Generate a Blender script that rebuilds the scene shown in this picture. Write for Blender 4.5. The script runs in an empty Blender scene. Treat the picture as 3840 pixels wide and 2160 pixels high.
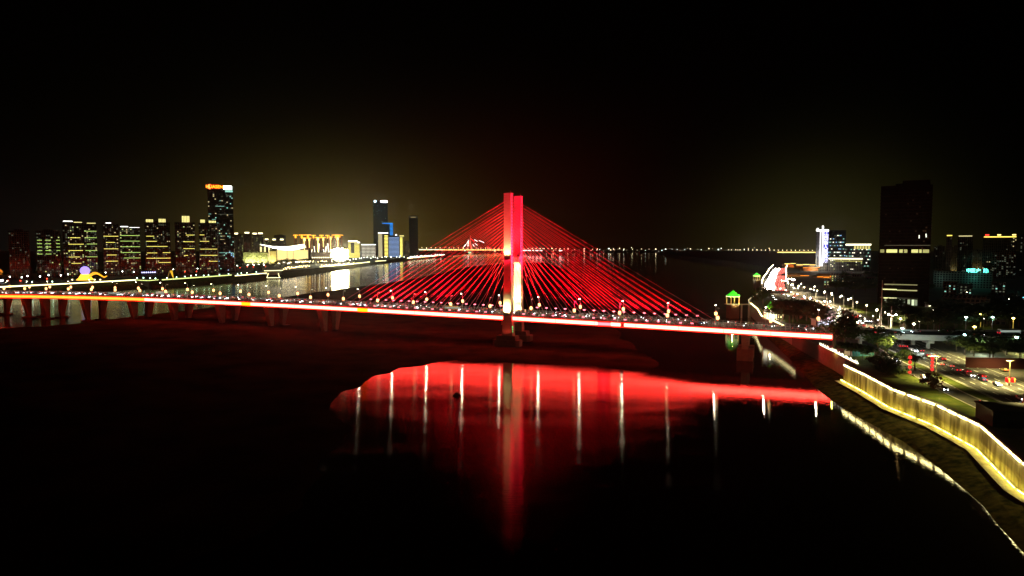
import bpy, math, random
import numpy as np
from mathutils import Vector, Matrix
R = math.radians
S = bpy.context.scene
COL = S.collection

# ------------------------------------------------------------------ camera, world, light, exposure
CAMZ = 68.0
PITCH = math.atan(160 / 2560)
cd = bpy.data.cameras.new('camera'); cam = bpy.data.objects.new('camera', cd); COL.objects.link(cam)
cam.location = (0, 0, CAMZ); cam.rotation_euler = (math.pi/2 - PITCH, 0, 0)
cd.lens = 24; cd.sensor_width = 36; cd.clip_start = 1; cd.clip_end = 40000
S.camera = cam

W = bpy.data.worlds.new('World'); S.world = W; W.use_nodes = True
nt = W.node_tree; nt.nodes.clear()
def wn(t, **k):
    n = nt.nodes.new(t)
    for a, b in k.items(): setattr(n, a, b)
    return n
def wmath(op, a, b=None, c=None):
    n = wn('ShaderNodeMath', operation=op)
    for i, v in enumerate((a, b, c)):
        if v is None: continue
        if isinstance(v, (int, float)): n.inputs[i].default_value = v
        else: nt.links.new(v, n.inputs[i])
    return n.outputs[0]
tc = wn('ShaderNodeTexCoord'); sp = wn('ShaderNodeSeparateXYZ')
nt.links.new(tc.outputs['Generated'], sp.inputs[0])
az = wmath('MULTIPLY', wmath('ARCTAN2', sp.outputs[0], sp.outputs[1]), 57.29578)
el = wmath('MULTIPLY', wmath('ARCSINE', sp.outputs[2]), 57.29578)
acc = None
# town glow on the night sky, plus the cables' red haze put into it: azimuth, elevation, spread in azimuth and elevation (degrees), colour
for a0, e0, sa, se, colr in ((-14.5, -1, 6, 3.7, (.080, .058, .0060)), (-14, -1, 12, 6, (.0062, .0048, .0006)),
                             (24, -2, 5, 4.5, (.027, .024, .0050)), (-1, 2, 8, 5, (.0080, .0001, .0002)),
                             (-31, -1, 8, 3.5, (.0025, .0022, .0030)), (0, 0, 60, 2.0, (.0008, .0006, .0001))):
    da = wmath('DIVIDE', wmath('SUBTRACT', az, a0), sa)
    de = wmath('DIVIDE', wmath('SUBTRACT', el, e0), se)
    q = wmath('ADD', wmath('MULTIPLY', da, da), wmath('MULTIPLY', de, de))
    g = wmath('EXPONENT', wmath('MULTIPLY', q, -0.5))
    vm = wn('ShaderNodeVectorMath', operation='SCALE'); vm.inputs[0].default_value = colr
    nt.links.new(g, vm.inputs['Scale'])
    if acc is None: acc = vm.outputs[0]
    else:
        ad = wn('ShaderNodeVectorMath', operation='ADD')
        nt.links.new(acc, ad.inputs[0]); nt.links.new(vm.outputs[0], ad.inputs[1]); acc = ad.outputs[0]
bg1 = wn('ShaderNodeBackground'); nt.links.new(acc, bg1.inputs[0]); bg1.inputs[1].default_value = 1.0
sky = wn('ShaderNodeTexSky', sky_type='NISHITA', sun_disc=False, sun_elevation=R(-5), sun_rotation=R(200))
bg2 = wn('ShaderNodeBackground'); nt.links.new(sky.outputs[0], bg2.inputs[0]); bg2.inputs[1].default_value = 0.0006
ads = wn('ShaderNodeAddShader'); nt.links.new(bg1.outputs[0], ads.inputs[0]); nt.links.new(bg2.outputs[0], ads.inputs[1])
wo = wn('ShaderNodeOutputWorld'); nt.links.new(ads.outputs[0], wo.inputs[0])

ml = bpy.data.lights.new('moonlight', 'SUN'); ml.energy = 0.0015; ml.angle = R(0.5); ml.color = (.8, .87, 1)
mo = bpy.data.objects.new('moonlight', ml); COL.objects.link(mo); mo.rotation_euler = (R(50), 0, R(160))

S.view_settings.view_transform = 'Standard'; S.view_settings.look = 'None'
S.view_settings.exposure = 0; S.view_settings.gamma = 1
S.render.engine = 'CYCLES'
cy = S.cycles
cy.use_denoising = True
cy.sample_clamp_indirect = 4.0; cy.sample_clamp_direct = 0
cy.max_bounces = 4; cy.diffuse_bounces = 1; cy.glossy_bounces = 2; cy.transmission_bounces = 2; cy.volume_bounces = 0
cy.transparent_max_bounces = 4
cy.caustics_reflective = True; cy.caustics_refractive = False
cy.use_light_tree = True

# ------------------------------------------------------------------ helpers
def ray(px, py):
    d = Vector(((px - 1920) / 2560, -(py - 1080) / 2560, -1.0))
    d.rotate(cam.rotation_euler); return d
def G(px, py, z=0.0):              # point of the horizontal plane at height z
    d = ray(px, py); k = (z - CAMZ) / d.z; return Vector((d.x*k, d.y*k, z))
def DP(px, py, D):                 # point at distance D north of the viewpoint
    d = ray(px, py); k = D / d.y; return Vector((d.x*k, D, CAMZ + d.z*k))

MATS = {}
def mat(name, col=(.2, .2, .2), rough=.7, spec=.3, emit=None, st=0, samp=False, metal=0, noise=None, bump=0):
    if name in MATS: return MATS[name]
    m = bpy.data.materials.new(name); m.use_nodes = True; MATS[name] = m
    n = m.node_tree.nodes; L = m.node_tree.links; b = n['Principled BSDF']
    b.inputs['Base Color'].default_value = (*col, 1); b.inputs['Roughness'].default_value = rough
    b.inputs['Specular IOR Level'].default_value = spec; b.inputs['Metallic'].default_value = metal
    if emit:
        b.inputs['Emission Color'].default_value = (*emit, 1); b.inputs['Emission Strength'].default_value = st
    m.cycles.emission_sampling = 'FRONT_BACK' if samp else 'NONE'
    if noise:
        sc, col2, lo, hi = noise[:4]
        t = n.new('ShaderNodeTexCoord'); mp = n.new('ShaderNodeMapping'); L.new(t.outputs['Object'], mp.inputs[0])
        if len(noise) > 4: mp.inputs['Scale'].default_value = noise[4]
        nz = n.new('ShaderNodeTexNoise'); nz.inputs['Scale'].default_value = sc; nz.inputs['Detail'].default_value = 6
        L.new(mp.outputs[0], nz.inputs['Vector'])
        cr = n.new('ShaderNodeValToRGB'); cr.color_ramp.elements[0].position = lo; cr.color_ramp.elements[1].position = hi
        cr.color_ramp.elements[0].color = (*col, 1); cr.color_ramp.elements[1].color = (*col2, 1)
        L.new(nz.outputs['Fac'], cr.inputs[0]); L.new(cr.outputs[0], b.inputs['Base Color'])
        if bump:
            bp = n.new('ShaderNodeBump'); bp.inputs['Strength'].default_value = bump
            L.new(nz.outputs['Fac'], bp.inputs['Height']); L.new(bp.outputs[0], b.inputs['Normal'])
    return m

def facade_mat(name, col, glass, fw=3.2, fh=3.1):
    if name in MATS: return MATS[name]
    m = bpy.data.materials.new(name); m.use_nodes = True; MATS[name] = m
    m.cycles.emission_sampling = 'NONE'
    n = m.node_tree.nodes; L = m.node_tree.links; b = n['Principled BSDF']
    t = n.new('ShaderNodeTexCoord'); s = n.new('ShaderNodeSeparateXYZ'); L.new(t.outputs['Object'], s.inputs[0])
    ad = n.new('ShaderNodeMath'); ad.operation = 'ADD'; L.new(s.outputs[0], ad.inputs[0]); L.new(s.outputs[1], ad.inputs[1])
    cb = n.new('ShaderNodeCombineXYZ'); L.new(ad.outputs[0], cb.inputs[0]); L.new(s.outputs[2], cb.inputs[1])
    br = n.new('ShaderNodeTexBrick'); br.offset = 0; L.new(cb.outputs[0], br.inputs['Vector'])
    br.inputs['Scale'].default_value = 1; br.inputs['Brick Width'].default_value = fw; br.inputs['Row Height'].default_value = fh
    br.inputs['Mortar Size'].default_value = .55; br.inputs['Mortar Smooth'].default_value = .05
    br.inputs['Color1'].default_value = (*glass, 1); br.inputs['Color2'].default_value = tuple(g*.6 for g in glass) + (1,)
    br.inputs['Mortar'].default_value = (*col, 1)
    L.new(br.outputs['Color'], b.inputs['Base Color'])
    rr = n.new('ShaderNodeMapRange'); L.new(br.outputs['Fac'], rr.inputs[0])
    rr.inputs['To Min'].default_value = .12; rr.inputs['To Max'].default_value = .8; L.new(rr.outputs[0], b.inputs['Roughness'])
    return m

class MB:
    def __init__(s): s.v = []; s.f = []
    def quad(s, a, b, c, d):
        i = len(s.v); s.v += [tuple(a), tuple(b), tuple(c), tuple(d)]; s.f.append((i, i+1, i+2, i+3)); return s
    def box(s, x0, x1, y0, y1, z0, z1, M=None, taper=1.0, ty=None):
        i = len(s.v); cx, cy_ = (x0+x1)/2, (y0+y1)/2; ty = taper if ty is None else ty
        P = [(x0, y0, z0), (x1, y0, z0), (x1, y1, z0), (x0, y1, z0)]
        P += [(cx+(x-cx)*taper, cy_+(y-cy_)*ty, z1) for x, y, _ in P]
        if M: P = [tuple(M @ Vector(p)) for p in P]
        s.v += P
        s.f += [tuple(i+k for k in q) for q in ((0, 3, 2, 1), (4, 5, 6, 7), (0, 1, 5, 4), (1, 2, 6, 5), (2, 3, 7, 6), (3, 0, 4, 7))]
        return s
    def tube(s, a, b, r0, r1=None, n=8, cap=True):
        a, b = Vector(a), Vector(b); r1 = r0 if r1 is None else r1
        d = (b-a).normalized(); u = d.orthogonal().normalized(); w = d.cross(u); i = len(s.v)
        for p, r in ((a, r0), (b, r1)):
            for k in range(n):
                t = 2*math.pi*k/n; s.v.append(tuple(p + u*math.cos(t)*r + w*math.sin(t)*r))
        for k in range(n):
            k2 = (k+1) % n; s.f.append((i+k, i+k2, i+n+k2, i+n+k))
        if cap:
            s.f.append(tuple(i+k for k in reversed(range(n)))); s.f.append(tuple(i+n+k for k in range(n)))
        return s
    def lathe(s, c, prof, n=12):
        c = Vector(c); i = len(s.v); m = len(prof)
        for r, z in prof:
            for k in range(n):
                t = 2*math.pi*k/n; s.v.append((c.x+r*math.cos(t), c.y+r*math.sin(t), c.z+z))
        for j in range(m-1):
            for k in range(n):
                k2 = (k+1) % n; s.f.append((i+j*n+k, i+j*n+k2, i+(j+1)*n+k2, i+(j+1)*n+k))
        s.f.append(tuple(i+k for k in reversed(range(n)))); s.f.append(tuple(i+(m-1)*n+k for k in range(n)))
        return s
    def prism(s, pts, z0, z1):      # pts counter-clockwise in xy
        i = len(s.v); n = len(pts)
        s.v += [(p[0], p[1], z0) for p in pts] + [(p[0], p[1], z1) for p in pts]
        s.f.append(tuple(i+k for k in reversed(range(n)))); s.f.append(tuple(i+n+k for k in range(n)))
        for k in range(n):
            k2 = (k+1) % n; s.f.append((i+k, i+k2, i+n+k2, i+n+k))
        return s
    def extr(s, prof, x0, x1):      # profile in yz extruded along x
        i = len(s.v); n = len(prof)
        s.v += [(x0, y, z) for y, z in prof] + [(x1, y, z) for y, z in prof]
        s.f.append(tuple(i+k for k in range(n))); s.f.append(tuple(i+n+k for k in reversed(range(n))))
        for k in range(n):
            k2 = (k+1) % n; s.f.append((i+k, i+n+k, i+n+k2, i+k2))
        return s
    def mesh(s, name, m=None):
        me = bpy.data.meshes.new(name); me.from_pydata(s.v, [], s.f); me.validate(); me.update()
        if m: me.materials.append(m)
        return me
    def build(s, name, m=None, parent=None, smooth=False):
        me = s.mesh(name, m)
        if smooth: me.polygons.foreach_set('use_smooth', [True]*len(me.polygons))
        return obj(name, me, parent)
def obj(name, me, parent=None, loc=None):
    o = bpy.data.objects.new(name, me); COL.objects.link(o)
    if parent: o.parent = parent
    if loc is not None: o.location = loc
    return o
def tag(o, label=None, cat=None, group=None, kind=None):
    if label: o['label'] = label
    if cat: o['category'] = cat
    if group: o['group'] = group
    if kind: o['kind'] = kind
    return o
def thing(name, label, cat, loc=(0, 0, 0), rz=0, group=None):
    o = bpy.data.objects.new(name, None); COL.objects.link(o); o.location = loc; o.rotation_euler = (0, 0, rz)
    o.empty_display_size = 1
    return tag(o, label, cat, group)
KIDS = {}
def copy_tree(o, parent=None):
    c = o.copy(); COL.objects.link(c); c.parent = parent
    for ch in KIDS.get(o.name, ()): copy_tree(ch, c)
    return c
def remember(root):                 # list children once, so that copying stays quick
    for o in [root] + list(root.children_recursive): KIDS[o.name] = list(o.children)
    return root
def lamp(name, kind, loc, energy, col, parent=None, target=None, size=.3, angle=60, blend=.5):
    ld = bpy.data.lights.new(name, kind); ld.energy = energy; ld.color = col; ld.shadow_soft_size = size
    if kind == 'SPOT': ld.spot_size = R(angle); ld.spot_blend = blend
    o = bpy.data.objects.new(name, ld); COL.objects.link(o); o.location = loc
    if parent: o.parent = parent
    if target is not None:
        o.rotation_euler = (Vector(target)-Vector(loc)).to_track_quat('-Z', 'Y').to_euler()
    return o
ORD = 'zeroth first second third fourth fifth sixth seventh eighth ninth tenth eleventh twelfth thirteenth fourteenth fifteenth sixteenth seventeenth eighteenth nineteenth twentieth'.split()
def ordw(n):
    if n <= 20: return ORD[n]
    tens = ('twenty', 'thirty', 'forty', 'fifty', 'sixty', 'seventy', 'eighty', 'ninety')[n//10-2]
    return tens+'-'+ORD[n % 10] if n % 10 else tens[:-1]+'ieth'

# ------------------------------------------------------------------ materials
ASPH = mat('asphalt', (.050, .049, .048), .85, .15, noise=(.25, (.085, .080, .072), .35, .7))
CONC = mat('concrete', (.34, .32, .29), .8, noise=(.6, (.44, .42, .38), .3, .7))
CONCD = mat('grey_concrete', (.16, .155, .15), .85, noise=(.4, (.22, .21, .2), .3, .7))
STEEL = mat('painted_steel', (.35, .34, .33), .45, .5)
DARKST = mat('dark_metal', (.06, .06, .065), .5, .5)
PAINT = mat('road_paint', (.7, .7, .66), .6)
GRASS = mat('grass', (.040, .062, .010), .95, .1, noise=(.25, (.10, .115, .02), .3, .7))
SANDM = mat('wet_sand', (.018, .013, .008), 1, 0, noise=(.05, (.060, .042, .020), .35, .75), bump=.3)
SOIL = mat('town_ground', (.05, .048, .042), .9, noise=(.05, (.085, .08, .065), .3, .7))
LEAF = mat('leaf', (.035, .06, .018), .8, .15, noise=(.5, (.075, .10, .03), .3, .7))
LEAFR = mat('reddish_leaf', (.09, .035, .02), .8, .15, noise=(.5, (.13, .05, .03), .3, .7))
BARK = mat('bark', (.09, .065, .045), .9)
TOWERM = mat('tower_concrete', (.42, .41, .39), .7, noise=(.25, (.55, .53, .5), .3, .7, (1, 1, 6)), bump=.1)
CABLE = mat('cable_sheath', (.72, .12, .20), .6, .15)  # red of the floodlighting put into the sheath colour
WALLM = mat('stained_wall', (.12, .10, .045), .85, noise=(.30, (.44, .40, .24), .40, .60, (1, 1, .22)))
LEDGE = mat('ledge_stone', (.25, .22, .15), .85, noise=(.5, (.4, .36, .25), .3, .7))
GLASS = mat('dark_glass', (.01, .012, .015), .05, .6)
RUBBER = mat('rubber', (.02, .02, .02), .8)
E = lambda n, c, s, samp=False: mat(n, (.02, .02, .02), .5, .2, emit=c, st=s, samp=samp)
E_CREAM = E('strip_cream_light', (1, .033, .022), 46, True)
E_ORANGE = E('strip_orange_light', (1, .026, .0022), 32, True)
E_YELL = E('strip_yellow_light', (1, .036, .0005), 32, True)
E_RED = E('strip_red_light', (1, .010, .004), 3.0)
E_LAMPW = E('lamp_white_light', (1, .90, .66), 26, True)
E_LAMPC = E('lamp_cool_light', (.80, .95, 1), 35)
E_LAMPY = E('lamp_warm_light', (1, .74, .30), 40)
E_LANT = E('lantern_cream_light', (1, .62, .22), 3.2)
E_REDL = E('lantern_red_light', (1, .02, .01), 2.2)
E_FLOOD = E('floodlight_pink_light', (1, .22, .28), 4)
E_HEAD = E('headlight_white_light', (.88, .94, 1), 22)
E_TAIL = E('tail_red_light', (1, .015, .03), 4)
E_WINW = E('window_warm_light', (1, .80, .38), .75)
E_WINY = E('window_yellow_light', (.85, 1, .35), .8)
E_WINC = E('window_cool_light', (.45, 1, .80), .8)
E_WIND = E('window_dim_light', (.8, .9, .6), .12)
E_WHITE = E('sign_white_light', (1, .98, .92), 4)
E_BLUEW = E('sign_bluewhite_light', (.55, .55, 1), 3.5)
E_BLUE = E('outline_blue_light', (.02, .30, 1), 1.3)
E_GOLD = E('outline_gold_light', (1, .42, .03), 2.2)
E_GOLDB = E('outline_bright_gold_light', (1, .70, .18), 3.5)
E_ORNG = E('eave_orange_light', (1, .30, .02), 1.6)
E_GREEN = E('roof_green_light', (.05, 1, .10), 1.4)
E_LINE = E('embankment_line_light', (1, .86, .38), 5, True)
E_SIGNR = E('sign_red_light', (1, .03, .02), 5)
E_TEAL = E('sign_teal_light', (.12, 1, .72), 5)
E_PURP = E('globe_purple_light', (.42, .30, 1), 1.6)
E_GRN = E('signal_green_light', (.03, 1, .25), 3, True)
E_DOT = E('far_lamp_light', (1, .82, .5), 40)
E_DOTW = E('far_white_light', (.9, .97, 1), 30)

# ------------------------------------------------------------------ water
def water_mat():
    m = bpy.data.materials.new('river_water'); m.use_nodes = True; m.cycles.emission_sampling = 'NONE'
    n = m.node_tree.nodes; L = m.node_tree.links; n.clear(); out = n.new('ShaderNodeOutputMaterial')
    df = n.new('ShaderNodeBsdfDiffuse'); df.inputs['Color'].default_value = (.006, .004, .003, 1)
    gl = n.new('ShaderNodeBsdfAnisotropic'); gl.distribution = 'BECKMANN'; gl.inputs['Anisotropy'].default_value = .52
    gl.inputs['Color'].default_value = (1, 1, 1, 1)
    tg = n.new('ShaderNodeCombineXYZ'); tg.inputs[0].default_value = 1; tg.inputs[1].default_value = -.06; L.new(tg.outputs[0], gl.inputs['Tangent'])   # wave crests run across the river
    fr = n.new('ShaderNodeFresnel'); fr.inputs['IOR'].default_value = 1.27
    mx = n.new('ShaderNodeMixShader'); L.new(fr.outputs[0], mx.inputs[0]); L.new(df.outputs[0], mx.inputs[1]); L.new(gl.outputs[0], mx.inputs[2]); L.new(mx.outputs[0], out.inputs[0])
    g = n.new('ShaderNodeNewGeometry'); s = n.new('ShaderNodeSeparateXYZ'); L.new(g.outputs['Position'], s.inputs[0])
    nz = n.new('ShaderNodeTexNoise'); nz.inputs['Scale'].default_value = .012; nz.inputs['Detail'].default_value = 3
    L.new(g.outputs['Position'], nz.inputs['Vector'])
    # wind-roughened water mid-river, calm water in the lee of the quay
    a = n.new('ShaderNodeMath'); a.operation = 'MULTIPLY_ADD'; L.new(nz.outputs['Fac'], a.inputs[0]); a.inputs[1].default_value = 26
    L.new(s.outputs[0], a.inputs[2])
    r = n.new('ShaderNodeMapRange'); r.interpolation_type = 'SMOOTHSTEP'
    L.new(a.outputs[0], r.inputs[0]); r.inputs['From Min'].default_value = 72; r.inputs['From Max'].default_value = 118
    r.inputs['To Min'].default_value = .140; r.inputs['To Max'].default_value = .055
    # cat's-paws: patches of slightly stronger ripple
    mp0 = n.new('ShaderNodeMapping'); L.new(g.outputs['Position'], mp0.inputs[0]); mp0.inputs['Scale'].default_value = (.02, .06, 1)
    n3 = n.new('ShaderNodeTexNoise'); n3.inputs['Scale'].default_value = 1; n3.inputs['Detail'].default_value = 4; L.new(mp0.outputs[0], n3.inputs['Vector'])
    mr = n.new('ShaderNodeMapRange'); L.new(n3.outputs['Fac'], mr.inputs[0]); mr.inputs['From Min'].default_value = .3; mr.inputs['From Max'].default_value = .7; mr.inputs['To Min'].default_value = .75; mr.inputs['To Max'].default_value = 1.2
    mu = n.new('ShaderNodeMath'); mu.operation = 'MULTIPLY'; L.new(r.outputs[0], mu.inputs[0]); L.new(mr.outputs[0], mu.inputs[1]); L.new(mu.outputs[0], gl.inputs['Roughness'])
    mp = n.new('ShaderNodeMapping'); L.new(g.outputs['Position'], mp.inputs[0]); mp.inputs['Scale'].default_value = (.35, 1.0, 1)
    n2 = n.new('ShaderNodeTexNoise'); n2.inputs['Scale'].default_value = .8; n2.inputs['Detail'].default_value = 3
    L.new(mp.outputs[0], n2.inputs['Vector'])
    bp = n.new('ShaderNodeBump'); bp.inputs['Strength'].default_value = .5; bp.inputs['Distance'].default_value = .05
    L.new(n2.outputs['Fac'], bp.inputs['Height']); L.new(bp.outputs[0], gl.inputs['Normal'])
    return m
w = MB(); w.quad((-7000, -600, 0), (7000, -600, 0), (7000, 7500, 0), (-7000, 7500, 0))
tag(w.build('river', water_mat()), kind='structure')

# ------------------------------------------------------------------ terrain sheets
def dist_poly(P, poly):
    poly = np.array(poly); inside = np.zeros(len(P), bool); dm = np.full(len(P), 1e9); n = len(poly)
    for i in range(n):
        a, b = poly[i], poly[(i+1) % n]
        c = ((a[1] > P[:, 1]) != (b[1] > P[:, 1])) & (P[:, 0] < (b[0]-a[0])*(P[:, 1]-a[1])/(b[1]-a[1]+1e-12)+a[0]); inside ^= c
        ab = b-a; t = np.clip(((P-a) @ ab)/(ab @ ab), 0, 1); q = a+t[:, None]*ab
        dm = np.minimum(dm, np.hypot(*(P-q).T))
    return np.where(inside, dm, -dm)
def vnoise(P, sc, seed):
    r = np.random.RandomState(seed); T = r.rand(64, 64); q = P/sc; i = np.floor(q).astype(int); f = q-i; f = f*f*(3-2*f)
    g = lambda a, b: T[(i[:, 0]+a) % 64, (i[:, 1]+b) % 64]
    return (g(0, 0)*(1-f[:, 0])+g(1, 0)*f[:, 0])*(1-f[:, 1])+(g(0, 1)*(1-f[:, 0])+g(1, 1)*f[:, 0])*f[:, 1]
def terrain(name, m, poly, hfun, step, smooth=True, xr=None):
    P = np.array(poly); x0, y0 = P.min(0)-step*2; x1, y1 = P.max(0)+step*2
    xs = np.arange(x0, x1, step); ys = np.arange(y0, y1, step); X, Y = np.meshgrid(xs, ys); Q = np.c_[X.ravel(), Y.ravel()]
    d = dist_poly(Q, poly); Z = hfun(Q, d); nx = len(xs); ok = d > -step*1.6
    idx = -np.ones(len(Q), int); idx[ok] = np.arange(ok.sum()); V = np.c_[Q, Z][ok]
    F = []
    I = idx.reshape(len(ys), nx)
    a, b, c, e = I[:-1, :-1].ravel(), I[:-1, 1:].ravel(), I[1:, 1:].ravel(), I[1:, :-1].ravel()
    k = (a >= 0) & (b >= 0) & (c >= 0) & (e >= 0)
    F = np.c_[a, b, c, e][k].tolist()
    me = bpy.data.meshes.new(name); me.from_pydata(V.tolist(), [], F); me.materials.append(m)
    me.polygons.foreach_set('use_smooth', [smooth]*len(me.polygons)); me.update()
    return obj(name, me)
g2 = lambda px, py, z=0: tuple(G(px, py, z)[:2])

# sandbar in mid-river, under the bridge
sand = [g2(-500, 1290), g2(0, 1230), g2(160, 1222), g2(300, 1212), g2(480, 1190), g2(640, 1166, 1.5), g2(775, 1150, 1.5), g2(900, 1133, 1), g2(1035, 1118), g2(1147, 1101),
        g2(1334, 1077), g2(1445, 1062), g2(1538, 1048), g2(1660, 1022), g2(1760, 1000), g2(1900, 987), g2(2040, 985), g2(2120, 1010), g2(2190, 1080), g2(2260, 1180),
        g2(2340, 1270), g2(2430, 1330), g2(2470, 1362), g2(2440, 1388), g2(2370, 1390), g2(2314, 1380), g2(2200, 1372), g2(2023, 1365), g2(1873, 1357), g2(1706, 1347),
        g2(1613, 1361), g2(1564, 1374), g2(1493, 1381), g2(1434, 1405), g2(1367, 1446), g2(1296, 1472), g2(1270, 1510), g2(1290, 1600), g2(1230, 1780), g2(1000, 2000), g2(600, 2160), g2(-400, 2300)]
def hs(Q, d):
    d = d+(vnoise(Q, 19, 8)-.5)*8+(vnoise(Q, 6, 9)-.5)*3
    n = vnoise(Q, 34, 3)*.6+vnoise(Q, 11, 4)*.25
    left = np.clip((-Q[:, 0]-110)/90, 0, 1)
    h = 1.3*(1-np.exp(-np.clip(d, 0, 999)/14)) + left*4.6*(1-np.exp(-(np.clip(d-6, 0, 999)/38)**2))
    return np.where(d > 0, .02+h*(.75+.5*n), np.maximum(d*.12, -1.0))
tag(terrain('sandbar', SANDM, sand, hs, 3.2), kind='structure')

# quay on the avenue side: top edge of the wall, from the viewer away
QUAY = [(118, -60), (124, 110), (G(3840, 1737, 11).x, G(3840, 1737, 11).y), tuple(G(3685, 1600, 11)[:2]), tuple(G(3520, 1522, 11)[:2]),
        tuple(G(3354, 1463, 11)[:2]), tuple(G(3250, 1408, 11)[:2]), tuple(G(3167, 1369, 11)[:2])]
QUAY2 = [(161, 316), (172, 380), (179, 425), (186, 460), (193, 504), (196, 533), (214, 592), (228, 649), (256, 726), (308, 838), (362, 985), (424, 1138), (528, 1400), (632, 1660), (760, 2300), (900, 3600), (1200, 5600)]
land_r = QUAY[:-1] + [QUAY[-1]] + [(170, 345)] + QUAY2[1:] + [(6990, 5600), (6990, -60)]
m = MB(); m.prism(land_r, -2, 11.9); tag(m.build('town_ground', SOIL), kind='structure')
# sloping river bank below the quay
edge = [g2(4300, 2500), g2(3840, 2075), g2(3739, 1965), g2(3690, 1900), g2(3640, 1855), g2(3517, 1752), g2(3390, 1657), g2(3293, 1604), g2(3165, 1534), g2(3090, 1480), g2(3050, 1445), g2(3030, 1422),
        g2(2990, 1380), g2(2960, 1345), g2(2905, 1290), g2(2860, 1240), g2(2845, 1200), g2(2835, 1165)]
top = [(118, 40), QUAY[2], ((QUAY[2][0]+QUAY[3][0])/2, (QUAY[2][1]+QUAY[3][1])/2), QUAY[3], QUAY[3], QUAY[4], QUAY[5], QUAY[6], QUAY[7], (164, 325), (168, 350), (173, 375),
       (177, 405), (184, 445), (193, 504), (205, 560), (224, 630), (250, 700)]
m = MB()
for i in range(len(edge)):
    e_, t_ = edge[i], top[i]
    for k, (f, z) in enumerate(((-.3, -1.2), (0, .0), (.35, 1.6), (.7, 2.6), (.86, 3.3), (1.04, 3.35))):
        m.v.append((e_[0]+(t_[0]-e_[0])*f, e_[1]+(t_[1]-e_[1])*f, z))
    if i:
        for k in range(5):
            a = (i-1)*6+k; m.f.append((a, a+1, a+7, a+6))
BANKM = mat('bank_grass', (.016, .016, .006), 1, 0, noise=(.35, (.075, .06, .02), .35, .7), bump=.4)
tag(m.build('river_bank', BANKM), kind='structure')
# far shore land on the skyline side
LQ = [(-1500, 560), (-900, 790), tuple(G(0, 1076, 12)[:2]), tuple(G(224, 1065, 12)[:2]), tuple(G(510, 1049.5, 12)[:2]), tuple(G(560, 1051, 12)[:2]), tuple(G(790, 1037, 12)[:2]), tuple(G(868, 1031, 12)[:2]),
      tuple(G(1043, 1018, 12)[:2]), tuple(G(1200, 1003, 12)[:2]), tuple(G(1334, 985, 12)[:2]), tuple(G(1445, 974, 12)[:2]), tuple(G(1560, 964, 12)[:2]), tuple(G(1660, 958, 12)[:2])]
pl = LQ + [(-420, 4600), (-300, 5600), (-6990, 5600), (-6990, 560)]
m = MB(); m.prism(pl, -2, 11.9); tag(m.build('skyline_ground', SOIL), kind='structure')
m = MB()
for i, p in enumerate(LQ):
    for f, z in ((0, 11.8), (10, 7), (30, -.8)): m.v.append((p[0]+f*.97, p[1]-f*.25, z))
    if i:
        for k in range(2):
            a = (i-1)*3+k; m.f.append((a, a+3, a+4, a+1))
tag(m.build('embankment_slope', BANKM), kind='structure')
m = MB(); m.box(-6990, 6990, 6300, 7490, -2, 4); tag(m.build('far_plain', SOIL), kind='structure')

# ------------------------------------------------------------------ the cable-stayed bridge
B0 = Vector((-5.2, 452.0, 0)); U = Vector((1, -.4, 0)).normalized(); V = Vector((.4, 1, 0)).normalized()
RZ = math.atan2(U.y, U.x)
def onb(px, py, v=0.0):
    d = ray(px, py); C = Vector((0, 0, CAMZ)); b = B0+V*v; k = (b-C).dot(V)/d.dot(V); p = C+d*k
    return (p-b).dot(U), p.z
prof = [onb(*p) for p in ((0, 1111), (473, 1120.5), (960, 1140), (1240, 1156.5), (1500, 1171), (1724, 1182), (2200, 1208.5), (2700, 1240.5), (3125, 1264))]
ps = [p[0] for p in prof]; pz = [p[1] for p in prof]
cz = np.polyfit(ps, pz, 3)
print('PROFILE', [(round(a), round(b, 1)) for a, b in prof])
SMIN = -640; SEND = ps[-1]
def zf(s): return float(np.polyval(cz, max(-520, min(s, SEND))))
def zd(s): return zf(s)+2.15          # road surface
WD = 27.0
BR = thing('cable_stayed_bridge', 'long red-lit cable-stayed road bridge with one tall twin-leg tower', 'bridge', B0, RZ)
# everything below is in bridge coordinates: x along, y across (0 = near edge), z up
ss = list(np.arange(SMIN, SEND+1, 8)) + [SEND]
m = MB()
secs = [(-.2, 0), (-.2, -.55), (.15, -.6), (.15, -3.9), (4.5, -4.4), (22.5, -4.4), (26.85, -3.9), (26.85, -.6), (27.2, -.55), (27.2, 0)]
for i, s in enumerate(ss):
    for y, z in secs: m.v.append((s, y, zd(s)+z))
    if i:
        n_ = len(secs)
        for k in range(n_):
            a = (i-1)*n_+k; b = (i-1)*n_+(k+1) % n_; m.f.append((a, a+n_, b+n_, b))
m.build('deck', CONCD, BR)
def ribbon(y0, y1, dz, s0, s1, step=8, dash=None):
    m = MB(); s = s0
    while s < s1-.01:
        e = min(s+(dash[0] if dash else step), s1)
        m.quad((s, y0, zd(s)+dz), (e, y0, zd(e)+dz), (e, y1, zd(e)+dz), (s, y1, zd(s)+dz)); s = e+(dash[1] if dash else 0)
    return m
ribbon(1.9, 25.1, .03, SMIN, SEND).build('road_surface', ASPH, BR)
mm = MB()
for y in (5.4, 8.9, 17.9, 21.4):
    r_ = ribbon(y-.1, y+.1, .045, SMIN, SEND, dash=(6, 9)); i = len(mm.v); mm.v += r_.v; mm.f += [tuple(i+k for k in f) for f in r_.f]
for y in (2.2, 12.6, 14.2, 24.8):
    r_ = ribbon(y-.1, y+.1, .045, SMIN, SEND); i = len(mm.v); mm.v += r_.v; mm.f += [tuple(i+k for k in f) for f in r_.f]
mm.build('lane_markings', PAINT, BR)
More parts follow.
